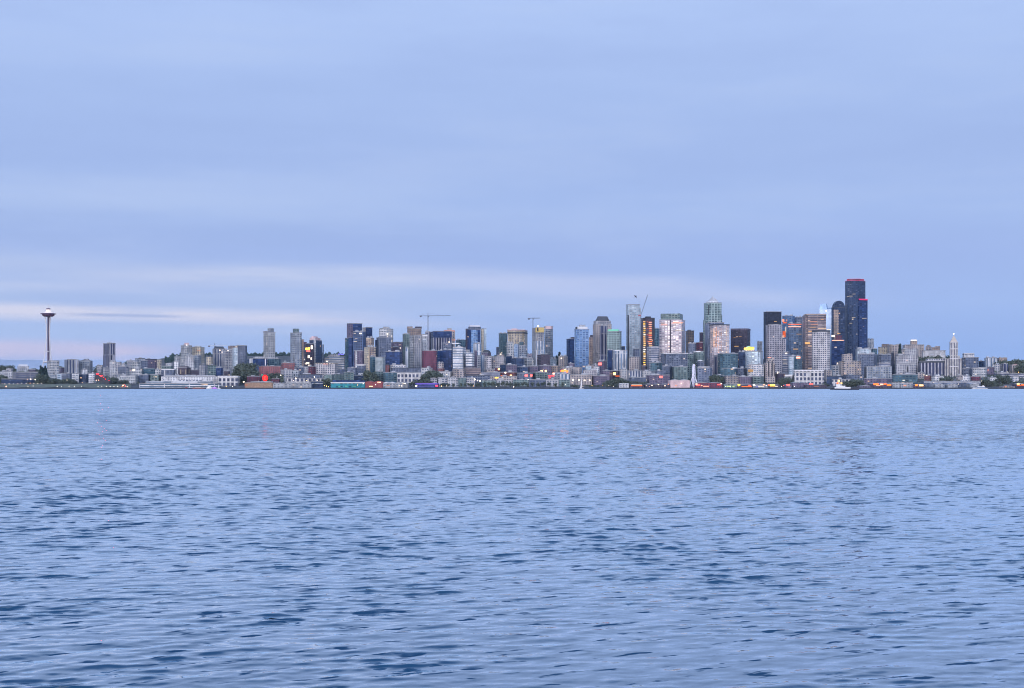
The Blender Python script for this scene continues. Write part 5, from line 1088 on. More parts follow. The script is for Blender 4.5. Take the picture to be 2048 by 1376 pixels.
# ---------------------------------------------------------------- the white observation tower with its saucer
M_NEEDLE = plain('tower_white_paint', (.66, .65, .66), .5)
M_CORE = plain('tower_core', (.09, .06, .11), .6)
M_SAUCER = plain('saucer_underside', (.10, .06, .13), .5)
def needle():
    Y = 3930.; cx = XCOL(96.6, Y); g = 40.
    sc = (ZROW(608, Y)-g)/184.
    root = empty('observation_tower', (cx, Y, g-4)); tag(root, 'tall slender white observation tower with dark saucer top and spire', 'tower')
    def z(h): return 4+h*sc
    prof = [(0, 18.), (18, 15.2), (50, 9.6), (85, 5.6), (110, 4.6), (130, 5.6), (146, 7.6), (154, 10.)]
    for k in range(3):
        a = math.radians(-90+60+120*k)
        for sgn in (-1, 1):
            m = MB()
            for (h0, r0), (h1, r1) in zip(prof, prof[1:]):
                o0, o1 = .9*sgn, .9*sgn
                p = (r0*math.cos(a)-o0*math.sin(a), r0*math.sin(a)+o0*math.cos(a), z(h0)); q = (r1*math.cos(a)-o1*math.sin(a), r1*math.sin(a)+o1*math.cos(a), z(h1))
                m.tube(p, q, 1.15, .95, 6)
            m.build('leg', M_NEEDLE, root)
    m = MB(); m.prism(ngon(0, 0, 2.6, 6), 0, z(154)); m.build('core', M_CORE, root)
    m = MB(); m.lathe([(2.6, z(29)), (13.5, z(30)), (14.5, z(32)), (13.5, z(34)), (2.6, z(34.5))], 24); m.build('lower_deck', M_NEEDLE, root)
    m = MB(); m.lathe([(2.6, z(58)), (5.5, z(58.3)), (5.5, z(60)), (2.6, z(60.2))], 18); m.build('ring_brace', M_NEEDLE, root)
    m = MB(); m.lathe([(2.5, z(150)), (12., z(151)), (15.5, z(153.5)), (16., z(156.5)), (20.5, z(157.2)), (21, z(158.6)), (15.5, z(159.8))], 32); m.build('saucer', M_SAUCER, root)
    m = MB(); m.lathe([(13.0, z(152)), (16.2, z(154)), (16.2, z(155)), (13.0, z(155.2))], 32); m.build('window_ring', glow((150, 90, 120), .5), root)
    m = MB(); m.lathe([(15.5, z(159.6)), (9.5, z(162)), (6.2, z(165)), (5.6, z(169.5)), (0, z(170))], 28); m.build('dome_roof', plain('lit_cream_dome', (.8, .74, .66), .5, emit=lin((255, 226, 205)), es=.35), root)
    m = MB(); m.lathe([(5.2, z(169.6)), (5.8, z(170.5)), (5.2, z(172.5)), (0, z(173))], 20); m.build('lantern', M_SAUCER, root)
    m = MB(); m.tube((0, 0, z(172.6)), (0, 0, z(184)), .8, .25, 6); m.build('spire', M_NEEDLE, root)
needle()

# ---------------------------------------------------------------- slender white tower with a pyramid roof
def pointed():
    Y = 3980.; s = 9; cx = XCOL(PX(s, 874), Y); g = ground(cx, Y)-4
    root = empty('pointed_tower', (cx, Y, g), R(6)-math.atan(cx/Y)); tag(root, 'slender white tower with steep pyramid roof and glowing ball on top', 'tower')
    u = Y/FPX/8.258
    def z(r): return ZROW(PY(s, r), Y)-g
    m = MB(); m.box(0, 0, 262*u, 34, 0, z(562)); m.build('base_block', facade('vcream', .95), root)
    m = MB(); m.box(0, 0, 268*u, 35, z(562)+.1, z(556)); m.build('base_cornice', M_NEEDLE, root)
    m = MB(); m.box(-.0, -19.5, 118*u, 24, 0, z(296)); m.build('shaft', facade('vcream', .95), root)
    for r in (290, 400, 562, 690):
        m = MB(); m.box(0, -19.5, 130*u, 25.5, z(r+5), z(r-8)); m.build('cornice', M_NEEDLE, root)
    rr = [(-52*u, -31), (52*u, -31), (52*u, -8), (-52*u, -8)]
    m = MB(); m.prism(rr, z(281), z(176), [(p[0]*.05, -19.5+(p[1]+19.5)*.05) for p in rr]); m.build('pyramid_roof', plain('terracotta_cream', (.55, .48, .40), .8, var=.1), root)
    m = MB(); m.tube((0, -19.5, z(182)), (0, -19.5, z(160)), .5, .4); m.build('finial', M_NEEDLE, root)
    m = MB(); m.lathe([(0, z(160)), (1.7, z(154)), (1.7, z(148)), (0, z(142))], 12, 0, -19.5); m.build('glass_ball', glow(WHITEL, 8), root)
    m = MB(); m.box(58*u, -17.6, 16*u, 1.5, z(545), z(520)); m.build('lit_or_glint_window', glow(WHITEL, 5), root)
    m = MB(); m.box(72*u, -8, 60*u, 14, z(562), z(508)); m.build('roof_plant', M_PLANT, root)
pointed()

# ---------------------------------------------------------------- the tallest tower: dark, faceted, with pink rims
def tallest():
    Y = 4400.; s = 8; u = Y/FPX/5.734; cx = XCOL(PX(s, 760), Y); g = ground(cx, Y)-4
    root = empty('skyscraper', (cx, Y, g), -math.atan(cx/Y)); tag(root, 'tallest tower on the skyline, dark curved glass with magenta-lit rims', 'tower')
    def z(r): return ZROW(PY(s, r), Y)-g
    def X(c): return (c-760)*u
    a = [(X(635), 0), (X(660), -17), (X(720), -21), (X(775), -17), (X(800), -9), (X(862), 8), (X(858), 26), (X(640), 26)]
    m = MB(); m.prism(a, 0, z(74)); m.build('main_shaft', facade('dark', 1.15), root)
    b = [(X(770), -13), (X(790), -17), (X(886), 3), (X(884), 22), (X(800), 12)]
    m = MB(); m.prism(b, 0, z(284)); m.build('lower_shaft', facade('navy', .9), root)
    c = [(X(632), 0), (X(650), -12), (X(664), -14), (X(664), 10), (X(636), 12)]
    m = MB(); m.prism(c, 0, z(330)); m.build('side_bay', facade('slate', 1.1), root)
    m = MB(); m.prism([(p[0]*1.0, p[1]) for p in a], z(73.5), z(70)); m.build('roof', M_ROOFD, root)
    up = [(X(655), -3), (X(680), -13), (X(770), -13), (X(845), 6), (X(845), 22), (X(655), 22)]
    m = MB(); m.prism(up, z(70), z(46)); m.build('crown', facade('plum', .9), root)
    MG = glow((255, 0, 90), 1.6); MP = glow((255, 60, 140), 1.4)
    def rim(name, pts, r0, r1, mt, off=.5):
        q = MB()
        for (x0, y0), (x1, y1) in zip(pts, pts[1:]):
            L = math.hypot(x1-x0, y1-y0); q.box((x0+x1)/2, (y0+y1)/2-off, L+.3, .8, z(r0), z(r1), rz=math.atan2(y1-y0, x1-x0))
        q.build(name, mt, root)
    rim('lit_rim', up[:4], 51, 47, MG); rim('lit_rim', a[:6], 69, 66, MP); rim('lit_rim', b[1:3], 286, 276, MP); rim('lit_rim', b[1:3], 291, 286, MG)
    for x in (-4, 8): 
        m = MB(); m.tube((x, 4, z(46)), (x, 4, z(28)), .35, .2, 5); m.build('antenna', M_STEEL, root)
    for (c0, r, w_) in ((735, 222, 34), (700, 245, 40), (665, 250, 20), (850, 498, 50), (820, 500, 30), (730, 490, 40), (700, 555, 30)):
        q = MB(); q.box(X(c0), (-21.5 if c0 < 780 else -9.), w_*u, 1.0, z(r+4), z(r-2)); q.build('lit_or_glint_window', glow(WHITEL, .8), root)
tallest()

# ---------------------------------------------------------------- tower cranes
def lattice(m, p, q, w_, n):
    p, q = Vector(p), Vector(q); d = (q-p).normalized(); a = Vector((0, 1, 0)) if abs(d.y) < .9 else Vector((1, 0, 0)); b = d.cross(a).normalized(); a = b.cross(d)
    cs = [a*w_/2+b*w_/2, a*w_/2-b*w_/2, -a*w_/2-b*w_/2, -a*w_/2+b*w_/2]
    for c in cs: m.tube(p+c, q+c, .28, .28, 4)
    for i in range(n):
        t0, t1 = i/n, (i+1)/n
        for j in range(4): m.tube(p.lerp(q, t0)+cs[j], p.lerp(q, t1)+cs[(j+1) % 4], .16, .16, 3)
def crane(s, xm, y_top, y_bot, xl, xr, y_jib, Y, label, mat, peak, cw_left=True, jibmat=None):
    cx = XCOL(PX(s, xm), Y); zb = ZROW(PY(s, y_bot), Y); zj = ZROW(PY(s, y_jib), Y); zt = ZROW(PY(s, peak), Y); u = Y/FPX/STRIPS[s][2]
    g = ground(cx, Y)-2
    root = empty('tower_crane', (cx, Y, g)); tag(root, label, 'crane', 'tower cranes over the construction sites')
    m = MB(); lattice(m, (0, 0, 0), (0, 0, zj-g), 2.4, 30); m.build('mast', mat, root)
    a, b = (xl-xm)*u, (xr-xm)*u
    far, near = (b, a) if cw_left else (a, b)
    m = MB(); lattice(m, (0, 0, zj-g+.6), (far, 0, zj-g+1.4), 1.7, 18); m.build('jib', jibmat or mat, root)
    m = MB(); lattice(m, (0, 0, zj-g+.6), (near, 0, zj-g+.4), 1.7, 6); m.build('counter_jib', jibmat or mat, root)
    m = MB(); m.box(near*.86, 0, 5.5, 3, zj-g-3.2, zj-g+.8); m.build('counterweight', M_STEEL, root)
    m = MB(); m.tube((-.9, 0, zj-g+1), (0, 0, zt-g), .5, .3, 4); m.tube((.9, 0, zj-g+1), (0, 0, zt-g), .5, .3, 4)
    m.build('apex', mat, root)
    m = MB(); m.tube((0, 0, zt-g), (far*.62, 0, zj-g+1.6), .14, .14, 3); m.tube((0, 0, zt-g), (near*.9, 0, zj-g+1), .14, .14, 3); m.build('tie_bar', mat, root)
    m = MB(); m.box(1.8, -1.2, 2.2, 2.2, zj-g-2.8, zj-g-.2); m.build('cab', M_STEEL, root)
crane(4, 1408, 45, 345, 1272, 1772, 96, 4300, 'tall dark crane with long thin jib beside the wide navy topped tower', M_STEEL, 46)
crane(5, 1487, 120, 292, 1410, 1602, 136, 4190, 'shorter dark crane left of the tower with yellow sheathing', M_STEEL, 122)
crane(2, 1515, 370, 430, 1412, 1712, 414, 4330, 'small distant crane with a white jib above the mansard tower', M_STEEL, 370, jibmat=M_WSTEEL)
def luffing():
    Y = 4190.; s = 6; cx = XCOL(PX(s, 1058), Y); g = ground(cx, Y)-2; u = Y/FPX/6.553
    root = empty('tower_crane', (cx, Y, g)); tag(root, 'luffing crane with steep raised boom beside the glowing unfinished tower', 'crane', 'tower cranes over the construction sites')
    zb = ZROW(PY(s, 335), Y)-g
    m = MB(); lattice(m, (0, 0, 0), (0, 0, zb), 2.4, 30); m.build('mast', M_STEEL, root)
    m = MB(); lattice(m, (0, 0, zb), (92*u, 0, zb+273*u), 1.6, 26); m.build('boom', M_STEEL, root)
    m = MB(); m.box(-3.5, 0, 7, 3.4, zb-1.5, zb+2.5); m.build('machine_deck', plain('red_paint', (.4, .08, .1), .6), root)
luffing()

# ---------------------------------------------------------------- ferris wheel, seen along its edge
def wheel():
    Y = 3500.; s = 7; cx = XCOL(PX(s, 181), Y); u = Y/FPX/6.553; g = 3.2
    rz = -math.atan(cx/Y)+R(86)
    root = empty('ferris_wheel', (cx, Y, g), rz); tag(root, 'white ferris wheel seen edge-on on its pier', 'ferris wheel')
    R0 = (ZROW(PY(s, 985), Y)-g)/2*.98; zc = R0+2.5
    for yy in (-1.7, 1.7):
        m = MB(); n = 48
        for i in range(n):
            a, b = 2*math.pi*i/n, 2*math.pi*(i+1)/n
            m.tube((R0*math.cos(a), yy, zc+R0*math.sin(a)), (R0*math.cos(b), yy, zc+R0*math.sin(b)), .45, .45, 5)
        m.build('rim', plain('lilac_lit_rim', (.8, .8, .85), .5, emit=lin((205, 200, 255)), es=.55), root)
    for i in range(21):
        a = 2*math.pi*i/21
        m = MB()
        for yy in (-1.7, 1.7): m.tube((0, yy*.6, zc), (R0*math.cos(a), yy, zc+R0*math.sin(a)), .2, .2, 4)
        m.build('spoke', M_WSTEEL, root)
        m = MB(); m.box((R0+1.2)*math.cos(a), 0, 2.4, 2.2, zc+(R0+1.2)*math.sin(a)-2.4, zc+(R0+1.2)*math.sin(a)); m.build('gondola', M_WHITE, root)
    for sy in (-1, 1):
        for sx in (-1, 1):
            m = MB(); m.tube((0, sy*2.4, zc), (sx*7., sy*11., 0), .9, 1.1, 6); m.build('leg', M_WHITE, root)
    m = MB(); m.tube((0, -3.6, zc), (0, 3.6, zc), 1.6, 1.6, 12); m.build('hub', M_WHITE, root)
wheel()

# ---------------------------------------------------------------- piers and pier sheds
def pier(s, x0, x1, yt, Y, wall, label, name='pier_shed', roofm=M_ROOF, gables=1, depth=60., band=None, lights=(), tiers=(), roofh=2.2, deck=True, cat='pier shed', catwalk=0):
    c0, c1 = PX(s, x0), PX(s, x1); cx = XCOL((c0+c1)/2, Y); Wd = (c1-c0)/FPX*Y; g = 2.4; u = Y/FPX/STRIPS[s][2]
    yf = Y-0.; root = empty(name, (cx, yf, g), 0); tag(root, label, cat)
    H = ZROW(PY(s, yt), Y)-g
    if deck:
        m = MB(); m.box(0, depth/2-5, Wd+6, depth+14, -.7, .35); dk = m.build('deck', M_DARK, root)
        m = MB()
        for i in range(int(Wd/6)+1):
            for yy in (-11.4, -3.): m.tube((-Wd/2+i*6., yy, -g-2), (-Wd/2+i*6., yy, -.7), .3, .3, 5)
        m.build('piling', M_DARK, dk)
    gh = roofh if gables else 0
    m = MB(); m.box(0, depth/2, Wd, depth, .36, H-gh); m.build('wall', wall, root)
    if gables:
        gw = Wd/gables
        for i in range(gables):
            xc = -Wd/2+gw*(i+.5); z0, z1 = H-gh, H; m = MB(); e = .5
            A, B_, C_ = (xc-gw/2-.0, -e, z0), (xc+gw/2+.0, -e, z0), (xc, -e, z1)
            D_, E_, F_ = (xc-gw/2, depth+e, z0), (xc+gw/2, depth+e, z0), (xc, depth+e, z1)
            m.face([A, B_, C_]); m.face([E_, D_, F_]); m.face([B_, E_, F_, C_]); m.face([D_, A, C_, F_]); m.face([A, D_, E_, B_]); m.build('roof', roofm, root)
    else:
        m = MB(); m.box(0, depth/2-.5, Wd+1.2, depth+2, H+.02, H+.9); m.build('roof', roofm, root)
    for (a, b, t0, t1, mt) in tiers:
        m = MB(); w2 = (b-a)*u; xc = ((a+b)/2-(x0+x1)/2)*u; m.box(xc, depth/2+4, w2, depth*.7, ZROW(PY(s, t1), Y)-g, ZROW(PY(s, t0), Y)-g); m.build('upper_storey', mt, root)
    if band:
        r0, r1, mt = band; m = MB(); m.box(0, -.6, Wd*.995, .8, ZROW(PY(s, r1), Y)-g, ZROW(PY(s, r0), Y)-g); m.build('awning', mt, root)
    for l in lights:
        lx, ly, lw, lh, lc, ls = l; m = MB(); zc = ZROW(PY(s, ly), Y)-g; m.box((lx-(x0+x1)/2)*u, -.9, lw*u*.92, 1.0, zc-lh*u*.36, zc+lh*u*.36); m.build('lit_or_glint_window' if lw > 30 else 'lamp', glow(lc, ls), root)
    return root
WB = facade('ferry', .95)
pier(2, 310, 1552, 1018, 3478, WB, 'long white cruise terminal with window bands stretching along the left waterfront', name='cruise_terminal', cat='terminal', gables=0, depth=50, tiers=[(392, 1430, 975, 1017, WB), (920, 1250, 962, 976, MAT('white'))], roofm=M_ROOF)
pier(3, 75, 520, 1000, 3474, M_TAN, 'tan shingled pier hotel with grey upper storey under the big red light', name='pier_hotel', cat='hotel', gables=0, depth=34, tiers=[(160, 490, 980, 1000, facade('shed')), (200, 360, 1004, 1012, M_DARK)], lights=[(430, 1005, 60, 8, WARM, .6), (100, 1040, 50, 30, SALM, .7)], roofm=M_ROOF)
pier(3, 525, 1135, 1000, 3476, facade('shed', 1.0), 'long grey pier hotel with zigzag gabled roofline right of the tan one', name='pier_hotel', cat='hotel', gables=10, depth=34)
pier(3, 1140, 1330, 985, 3500, facade('dark', 1.2), 'dark low waterfront block with white storey lines right of the grey pier hotel', gables=0, depth=26, band=(1010, 1016, M_WHITE), cat='building', name='waterfront_building')
pier(3, 1452, 1995, 1000, 3474, facade('tealw'), 'teal glass pier building with white roof strip on the left centre waterfront', gables=0, depth=46, roofm=M_WHITE, band=(1000, 1012, M_WHITE), tiers=[(1470, 1990, 962, 998, MAT('navy'))], lights=[(1700, 1060, 40, 26, GREENL, .8), (1590, 1066, 36, 20, GREENL, .8), (1830, 1062, 60, 18, GREENL, .6)], name='pier_building', cat='pier building')
pier(4, 402, 682, 1135, 3476, M_RED, 'dark red gabled pier shed right of the teal pier building', gables=2, depth=50, roofm=plain('red_roof', (.22, .08, .09), .8, var=.2), lights=[(625, 1158, 60, 26, SALM, 4), (495, 1222, 60, 20, WHITEL, 1.8), (350, 1190, 10, 10, WHITEL, 3)][:2])
pier(4, 690, 880, 1148, 3480, facade('shed'), 'pale gabled pier shed right of the dark red one', gables=2, depth=50, roofm=M_WSTEEL, lights=[(770, 1205, 60, 10, SALM, 1.2)])
pier(4, 884, 1082, 1152, 3478, facade('shed', .9), 'second pale gabled pier shed right of the dark red one', gables=2, depth=50, roofm=M_ROOF, lights=[(950, 1210, 24, 16, WHITEL, 2), (1020, 1180, 40, 14, WHITEL, 2)])
pier(4, 1205, 1572, 1175, 3472, facade('navy'), 'pier building outlined in violet neon with a red glow at its right end', gables=0, depth=40, roofm=glow((150, 120, 255), 1.6), lights=[(1390, 1184, 350, 7, (150, 120, 255), 3.5), (1370, 1218, 300, 6, (170, 150, 255), 1.6), (1548, 1212, 44, 34, (255, 60, 90), 5), (1216, 1214, 26, 30, (255, 255, 190), 6)], name='pier_building', cat='pier building', roofh=0)
pier(6, 780, 905, 1222, 3480, facade('white'), 'small white arched pier front left of the orange-lit restaurant', gables=5, depth=30, roofm=M_WHITE, roofh=1.5)
pier(6, 915, 1095, 1235, 3476, facade('brown'), 'low pier restaurant with a long warm orange lit front', gables=0, depth=30, lights=[(1005, 1254, 155, 13, ORANGE, 3.5), (1005, 1243, 150, 6, WHITEL, 3)], name='pier_restaurant', cat='restaurant')
pier(6, 1110, 1440, 1225, 3480, facade('brown', 1.2), 'low dark pier shed with scattered lamps left of the pale pink shed', gables=3, depth=40, roofm=M_ROOF, lights=[(1205, 1250, 22, 16, WHITEL, 3), (1290, 1240, 18, 16, WHITEL, 3), (1375, 1255, 22, 16, WHITEL, 3), (1420, 1235, 16, 14, SALM, 3)])
pier(6, 1448, 1700, 1172, 3478, MAT('rosem'), 'large pale pinkish pier shed left of the ferris wheel', gables=2, depth=60, roofm=plain('pale_shed_roof', (.6, .58, .58), .7, var=.1), lights=[(1590, 1225, 16, 14, WHITEL, 3), (1520, 1250, 26, 10, SALM, 2)])
pier(7, 205, 555, 1205, 3480, facade('maroon', 1.6), 'dark pier hall with pink and red lights right of the ferris wheel', gables=2, depth=50, roofm=M_ROOF, lights=[(235, 1246, 60, 22, PINKL, 4), (283, 1252, 20, 18, SALM, 4), (340, 1262, 80, 14, SALM, 3), (512, 1240, 46, 22, PINKL, 3.5), (540, 1228, 18, 16, WHITEL, 4), (215, 1232, 30, 18, WHITEL, 3)], name='pier_hall')
pier(7, 575, 745, 1225, 3480, facade('green', 1.3), 'low green-grey pier shed with yellowish lamps', gables=1, depth=50, lights=[(640, 1262, 60, 12, (225, 240, 150), 2.5), (700, 1262, 30, 12, (225, 240, 150), 2)])
pier(7, 752, 950, 1228, 3478, facade('brown', 1.2), 'low brown pier shed with an orange light strip and one yellow lamp', gables=2, depth=50, lights=[(872, 1266, 140, 12, ORANGE, 4), (772, 1243, 34, 28, YELL, 6), (910, 1250, 40, 14, PINKL, 3)])
pier(7, 958, 1150, 1232, 3480, facade('shed'), 'pale pier shed with white globe lamps below the stepped stone tower', gables=2, depth=50, lights=[(968, 1245, 28, 24, WHITEL, 4), (1100, 1240, 26, 18, SALM, 4), (1060, 1266, 80, 12, WHITEL, 2), (1010, 1270, 40, 12, BLUEL, 1)])
pier(7, 1156, 1305, 1230, 3476, facade('brown', 1.2), 'pier shed with the brightest yellow light on the right waterfront', gables=1, depth=50, lights=[(1212, 1250, 70, 30, YELL, 7), (1165, 1246, 30, 20, ORANGE, 4), (1262, 1262, 40, 16, WHITEL, 2)])
pier(7, 1385, 1462, 1232, 3482, facade('plum'), 'small pier hut with a pink lamp right of the brightest yellow light', gables=1, depth=30, lights=[(1418, 1244, 46, 32, PINKL, 5)])
pier(7, 1480, 1680, 1205, 3500, facade('plum'), 'low purplish pier building in front of the white columned hall', gables=2, depth=40)
pier(8, 180, 420, 1252, 3480, facade('brown', 1.3), 'low brown pier shed with a red lamp left of the tugboat', gables=2, depth=40, lights=[(243, 1250, 44, 24, (255, 90, 80), 4), (300, 1275, 60, 6, SALM, 1.5)])
pier(8, 800, 940, 1262, 3486, facade('plum'), 'low plum shed right of the tugboat stern', gables=1, depth=30)
pier(8, 945, 1160, 1240, 3482, facade('brown', 1.2), 'low pier building lit by a row of orange lamps on the right waterfront', gables=3, depth=40, lights=[(985, 1252, 60, 26, ORANGE, 6), (1050, 1255, 40, 22, SALM, 5), (1090, 1250, 30, 20, ORANGE, 5), (1135, 1262, 50, 22, ORANGE, 6), (1010, 1268, 50, 10, SALM, 3)])
pier(8, 1175, 1410, 1232, 3486, facade('shed', 1.1), 'grey boxy pier shed right of the orange lamp row', gables=0, depth=40, lights=[(1300, 1270, 50, 14, SALM, 1.5)])
pier(9, 15, 160, 965, 3482, facade('shed'), 'small grey shed left of the pair of bright orange lamps at right', gables=1, depth=30, lights=[(80, 1000, 50, 20, SALM, 1.8)])
pier(9, 215, 420, 975, 3484, facade('brown', 1.3), 'low shed under the two bright orange lamps right of centre', gables=1, depth=30, lights=[(268, 993, 42, 38, ORANGE, 7), (350, 998, 70, 34, WARM, 7), (262, 990, 20, 16, YELL, 9)])
pier(9, 390, 1330, 928, 3560, facade('slate'), 'long low ferry terminal deck with pale roof stripes under the pointed tower', name='ferry_terminal', cat='terminal', gables=0, depth=25, band=(936, 948, M_WSTEEL), tiers=[(1045, 1160, 905, 927, MAT('white'))], deck=False)
pier(9, 585, 735, 968, 3500, facade('shed'), 'white-roofed ferry shed, left of two below the pointed tower', gables=1, depth=40, roofm=M_WHITE, roofh=1.4)
pier(9, 790, 950, 968, 3500, facade('shed', .9), 'white-roofed ferry shed, right of two below the pointed tower', gables=1, depth=40, roofm=M_WHITE, roofh=1.4)
pier(9, 1165, 1310, 962, 3520, facade('shed'), 'pale-roofed shed above the moored white boats at right', gables=1, depth=30, roofm=M_WSTEEL, roofh=1.)
pier(9, 1700, 1900, 1000, 3484, facade('tan'), 'low tan shed on the right waterfront left of the warm lamps', gables=1, depth=30, lights=[(1745, 1010, 40, 14, SALM, 2)])
pier(9, 1915, 2080, 960, 3490, facade('brown', 1.3), 'shed with warm orange lamps at the far right edge of the waterfront', gables=1, depth=30, lights=[(1950, 975, 44, 26, WARM, 7), (1960, 1000, 60, 16, ORANGE, 3), (2025, 988, 50, 24, ORANGE, 5)])

# ---------------------------------------------------------------- boats
def hull(m, L, w_, h, bow=1, n=10):
    st = []
    for i in range(n+1):
        t = i/n; x = (-.5+t)*L*bow; wd = w_/2*(1-max(0, (t-.62)/.38)**2.2)*(.8+.2*min(1, t*5)); zz = h*(1+.35*max(0, t-.5))
        st.append((x, max(wd, .05), zz))
    for (x0, a, z0), (x1, b, z1) in zip(st, st[1:]):
        for sg in (1, -1):
            P = [(x0, -sg*a*.7, -.8), (x1, -sg*b*.7, -.8), (x1, -sg*b, z1), (x0, -sg*a, z0)]
            m.face(P if sg > 0 else P[::-1])
        m.face([(x0, -a, z0), (x1, -b, z1), (x1, b, z1), (x0, a, z0)])
    x, a, z0 = st[0]; m.face([(x, -a*.7, -.8), (x, -a, z0), (x, a, z0), (x, a*.7, -.8)])
def boat(name, s, xc, Y, L, w_, h, label, hm, decks, bow=1, mast=None, lamps=(), cat='boat'):
    cx = XCOL(PX(s, xc), Y); root = empty(name, (cx, Y, 0), -math.atan(cx/Y)+R(4)); tag(root, label, cat)
    m = MB(); hull(m, L, w_, h, bow); m.build('hull', hm, root)
    for (nm, x0, x1, z0, z1, mt, ww) in decks:
        m = MB(); m.box((x0+x1)/2*L, 0, (x1-x0)*L, w_*ww, z0, z1); m.build(nm, mt, root)
    if mast: m = MB(); m.tube((mast[0]*L, 0, h), (mast[0]*L, 0, mast[1]), .25, .12, 6); m.build('mast', M_WSTEEL, root)
    for (x, z, r, c, st) in lamps: m = MB(); m.box(x*L, -w_*.45, r, r, z, z+r); m.build('lamp', glow(c, st), root)
    return root
GW = facade('wband', 1.)
boat('tugboat', 8, 625, 2350, 46, 11, 2.0, 'white workboat with long dark hull crossing the water below downtown', M_HULLD, [('deckhouse', -.34, .20, 2.0, 4.6, M_WHITE, .8), ('upper_deck', -.28, .02, 4.6, 6.6, GW, .7), ('wheelhouse', -.30, -.14, 6.6, 9.0, M_WHITE, .6), ('funnel', -.02, .04, 4.6, 8., M_HULLD, .3), ('bulwark', .20, .48, 1.9, 2.7, M_HULLD, .8)], bow=-1, mast=(-.2, 13))
boat('passenger_ferry', 9, 1350, 3380, 26, 8, 1.6, 'white two-deck passenger boat moored at the right waterfront', M_WHITE, [('lower_deck', -.45, .35, 1.6, 4.2, GW, .9), ('upper_deck', -.35, .25, 4.2, 6.4, M_WHITE, .8), ('wheelhouse', .05, .2, 6.4, 8.2, M_WHITE, .5)])
boat('motor_yacht', 9, 1245, 3390, 16, 5, 1.4, 'low white motor boat moored left of the white two-deck boat', M_WHITE, [('cabin', -.3, .2, 1.4, 3.2, M_WHITE, .8), ('windscreen', .05, .2, 3.2, 4., M_HULLD, .5)])
boat('motor_yacht', 2, 1432, 3420, 15, 5, 2.0, 'bright white yacht at the right end of the long white terminal', M_WHITE, [('cabin', -.4, .3, 2., 4.6, M_WHITE, .85), ('flybridge', -.3, .1, 4.6, 6.4, M_WHITE, .6)], lamps=[(-.2, 3, 1.4, WHITEL, 4), (.1, 5, 1.2, WHITEL, 4)])
boat('motor_yacht', 2, 1515, 3420, 13, 4.5, 1.8, 'yacht lit purple beside the bright white yacht', plain('purple_lit_hull', (.45, .25, .6), .5, emit=lin((150, 80, 220)), es=.25), [('cabin', -.35, .25, 1.8, 4.2, plain('purple_cabin', (.5, .3, .6), .5, emit=lin((190, 110, 235)), es=.4), .85)])
boat('sailing_yacht', 2, 1578, 3425, 9, 3, 1.5, 'small white boat with short white sail right of the purple-lit yacht', M_WHITE, [('cabin', -.2, .2, 1.5, 2.6, M_WHITE, .7), ('sail', -.12, .12, 3.2, 10, M_WHITE, .06)], mast=(.12, 12))
boat('fishing_boat', 2, 1070, 3425, 12, 4.5, 1.8, 'dark boat moored before the left part of the white terminal', M_HULLD, [('cabin', -.3, .1, 1.8, 4.6, M_RED, .8), ('roof', -.34, .14, 4.6, 4.9, M_WHITE, .9)])
boat('fishing_boat', 2, 1255, 3428, 30, 6, 1.6, 'long reddish boat with beige top moored along the white terminal', M_RED, [('cabin', -.4, .35, 1.6, 3.6, M_TAN, .8), ('roof', -.3, .2, 3.6, 4.2, M_WHITE, .7)])
def sailboat():
    Y = 3300.; s = 6; cx = XCOL(PX(s, 283), Y); u = Y/FPX/6.553
    root = empty('sailboat', (cx, Y, 0), R(-14)); tag(root, 'small sailboat with one tall narrow white sail off the centre waterfront', 'sailboat')
    m = MB(); hull(m, 12, 3.4, 1.1, -1); m.build('hull', M_WHITE, root)
    top = ZROW(PY(s, 1135), Y)
    m = MB(); m.tube((0, 0, 1), (1.6, 0, top), .14, .08, 6); m.build('mast', M_WSTEEL, root)
    m = MB(); P = [(0.1, 0, 2.0), (-3.4, .3, 2.2), (1.5, 0, top-.3)]
    for o in (-.05, .05):
        q = [(p[0], p[1]+o, p[2]) for p in P]; m.face(q if o < 0 else q[::-1])
    m.build('sail', M_WHITE, root)
    m = MB(); m.tube((0, 0, 1.9), (-3.5, .3, 2.0), .1, .1, 5); m.build('boom', M_WSTEEL, root)
sailboat()

